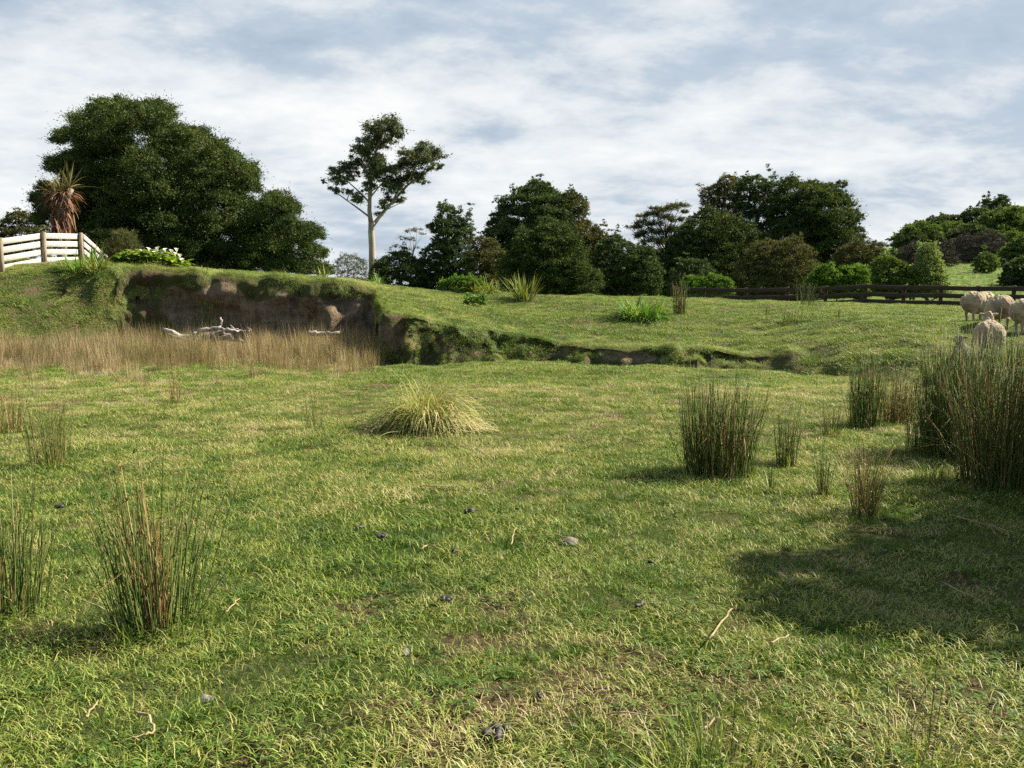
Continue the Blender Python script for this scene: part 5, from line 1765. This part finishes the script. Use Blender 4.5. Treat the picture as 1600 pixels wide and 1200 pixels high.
m_up = sheep_mesh('standing_sheep', M['wool'], True, head_turn=0.25, seed=1)
m_dn = sheep_mesh('grazing_sheep', M['wool'], False, seed=2)
m_dn2 = sheep_mesh('grazing_sheep_two', M['wool'], False, head_turn=0.3, seed=3, stride=0.09)
m_lamb = sheep_mesh('small_lamb', M['lamb'], True, lamb=True, head_turn=-0.5, seed=4)
sheep(1528, 505, 20.0, 'woolly sheep furthest left of the pair by rail fence, head hidden', R(-62), m_dn, 0.86)
sheep(1558, 512, 18.4, 'woolly sheep seen from behind, right of the pair by fence', R(-20), m_dn2, 0.86)
sheep(1542, 575, 15.6, 'nearest sheep seen from behind with raised head and ears', R(-27), m_up, 0.84)
sheep(1612, 525, 17.5, 'sheep cut off by the right edge of the photo', R(-75), m_dn, 0.88)
sheep(1500, 580, 15.0, 'small grey lamb peering over the rushes beside nearest sheep', R(150), m_lamb, 0.60, 'lamb')


# ------------------------------------------------------------------ small things on the grass
def lump_mesh(name, r, mat, rng, blobs=1, squash=0.6):
    bm = bmesh.new()
    for b in range(blobs):
        a = rng.uniform(0, 6.28)
        d = 0 if b == 0 else r * rng.uniform(0.5, 1.1)
        s = r * (1 if blobs == 1 else rng.uniform(0.45, 0.75))
        m = Matrix.Translation((d * math.cos(a), d * math.sin(a), s * squash * 0.7 + (0 if b else r * 0.1))) @ Matrix.Rotation(rng.uniform(0, 6.28), 4, 'Z') @ Matrix.Diagonal((s * rng.uniform(0.8, 1.3), s * rng.uniform(0.7, 1.1), s * squash, 1))
        ret = bmesh.ops.create_icosphere(bm, subdivisions=3, radius=1, matrix=m)
        k = rng.uniform(2, 5, 3) / s
        ph = rng.uniform(0, 6.28, 3)
        for v in ret['verts']:
            c = v.co
            f = 1 + 0.13 * (math.sin(c.x * k[0] + ph[0]) + math.sin(c.y * k[1] + ph[1]) * math.cos(c.z * k[2] + ph[2])) + 0.05 * rng.normal()
            ctr = m.translation
            v.co = ctr + (c - ctr) * f
    me = bpy.data.meshes.new(name)
    bm.to_mesh(me)
    bm.free()
    me.polygons.foreach_set('use_smooth', np.ones(len(me.polygons), bool))
    me.materials.append(mat)
    return me


for k, (px, py, rpx, blobs, lab) in enumerate([
    (596, 848, 7, 4, 'dark dung pile left of centre, right of a smaller one'), (561, 834, 6, 3, 'small dark dung pile furthest left of the middle ones'),
    (737, 808, 7, 3, 'flat dark dung pile in the middle, furthest from camera'), (709, 871, 5, 3, 'dark dung pile with a curled pale stalk beside it'),
    (692, 948, 8, 5, 'wide dark dung pile in the centre foreground'), (822, 946, 6, 2, 'greyish dung lump right of the wide pile'),
    (1000, 956, 7, 4, 'dark dung pile below the grey stone, towards the right'), (1326, 902, 5, 3, 'dung pile inside the big shadow on the right'),
    (778, 1162, 14, 6, 'large dark dung pile at the bottom of the photo'), (808, 802, 4, 2, 'tiny dung lump right of the flat pile'),
    (1016, 888, 5, 2, 'small dung lump on a rusty patch of grass'), (94, 800, 6, 3, 'dark dung pile beside the rush at left edge'),
    (1338, 735, 5, 3, 'dark dung lump by the brown stalked rush'), (842, 1098, 6, 3, 'dung pile in the hollow above the bottom one')]):
    p = ground(px, py)
    rng = np.random.default_rng(400 + k)
    o = link('dung', lump_mesh('dung', 1.15 * rpx / FPX * p.y, M['dung'], rng, blobs, 0.75), None, (p.x, p.y, p.z + 0.028))
    tag(o, lab, 'dung', 'dung piles on the grass')
for k, (px, py, rpx, mt, lab) in enumerate([
    (890, 853, 13, 'stone', 'pale grey stone in the grass right of centre'), (632, 1022, 9, 'stone', 'flat buff stone sunk in foreground turf'),
    (320, 1096, 11, 'stone', 'grey stone sunk in the turf at lower left'), (1108, 1122, 5, 'stone', 'small grey pebble near the bottom rush stems'),
    (1203, 470, 5, 'white_stone', 'small white stone on terrace before the rail fence')]):
    p = ground(px, py)
    rng = np.random.default_rng(450 + k)
    o = link('stone', lump_mesh('stone', rpx / FPX * p.y, M[mt], rng, 1, 0.55), None, (p.x, p.y, p.z - 0.006))
    tag(o, lab, 'stone', 'stones lying in the turf')
for k, (pts, w, lab) in enumerate([
    ([(655, 773), (680, 771), (707, 769)], 0.012, 'pale straw stalk lying flat, furthest up the middle'),
    ([(798, 866), (802, 854), (806, 842)], 0.010, 'short upright leaning straw between dung and grey stone'),
    ([(870, 850), (893, 862), (914, 874)], 0.008, 'curved straw across the grey stone'),
    ([(1108, 1022), (1126, 992), (1144, 968)], 0.011, 'leaning tan stalk left of the big shadow'),
    ([(1202, 1028), (1216, 1020), (1232, 1012)], 0.010, 'forked tan twig right of the leaning stalk'),
    ([(1470, 928), (1510, 948), (1554, 970)], 0.008, 'long pale stalk lying inside the big shadow'),
    ([(1484, 818), (1530, 832), (1588, 850)], 0.008, 'pale stalk at the top of the big shadow'),
    ([(210, 1136), (236, 1148), (244, 1166), (232, 1178), (206, 1182)], 0.012, 'bent pale root curled at the lower left'),
    ([(132, 1148), (146, 1136), (153, 1124)], 0.009, 'short pale stalk left of the curled root'),
    ([(660, 874), (668, 866), (682, 870)], 0.012, 'curled pale stalk next to dung pile'),
    ([(1010, 1145), (1060, 1148), (960, 1142)], 0.006, 'long thin straw across the bare soil'),
    ([(1096, 1166), (1110, 1158), (1124, 1150)], 0.009, 'short tan stick at the foot of bottom rush stems'),
    ([(352, 975), (362, 968), (374, 954)], 0.009, 'short straw right of the big left rush'),
    ([(1508, 730), (1540, 733), (1570, 738)], 0.010, 'pale stalk lying at the foot of right rushes')]):
    rng = np.random.default_rng(470 + k)
    ps = [ground(x, y) for x, y in pts]
    c = ps[0]
    g = Geo()
    n = len(ps)
    if n == 3 and k == 10:
        ps = [ps[2], ps[0], ps[1]]
    Q = []
    for i in range(n - 1):
        for j in range(3):
            q = ps[i].lerp(ps[i + 1], j / 3)
            Q.append(q)
    Q.append(ps[-1])
    Q = [(q.x - c.x + rng.normal(0, 0.004), q.y - c.y + rng.normal(0, 0.004), h1(q.x, q.y) - c.z + 0.062 + rng.normal(0, 0.004)) for q in Q]
    g.tube(Q, [w * 0.5 * (1 - 0.5 * i / len(Q)) for i in range(len(Q))], 5)
    o = link('straw_stalk', g.mesh('straw_stalk', M['stick'], True), None, tuple(c))
    tag(o, lab, 'stalk', 'dry stalks on the grass')
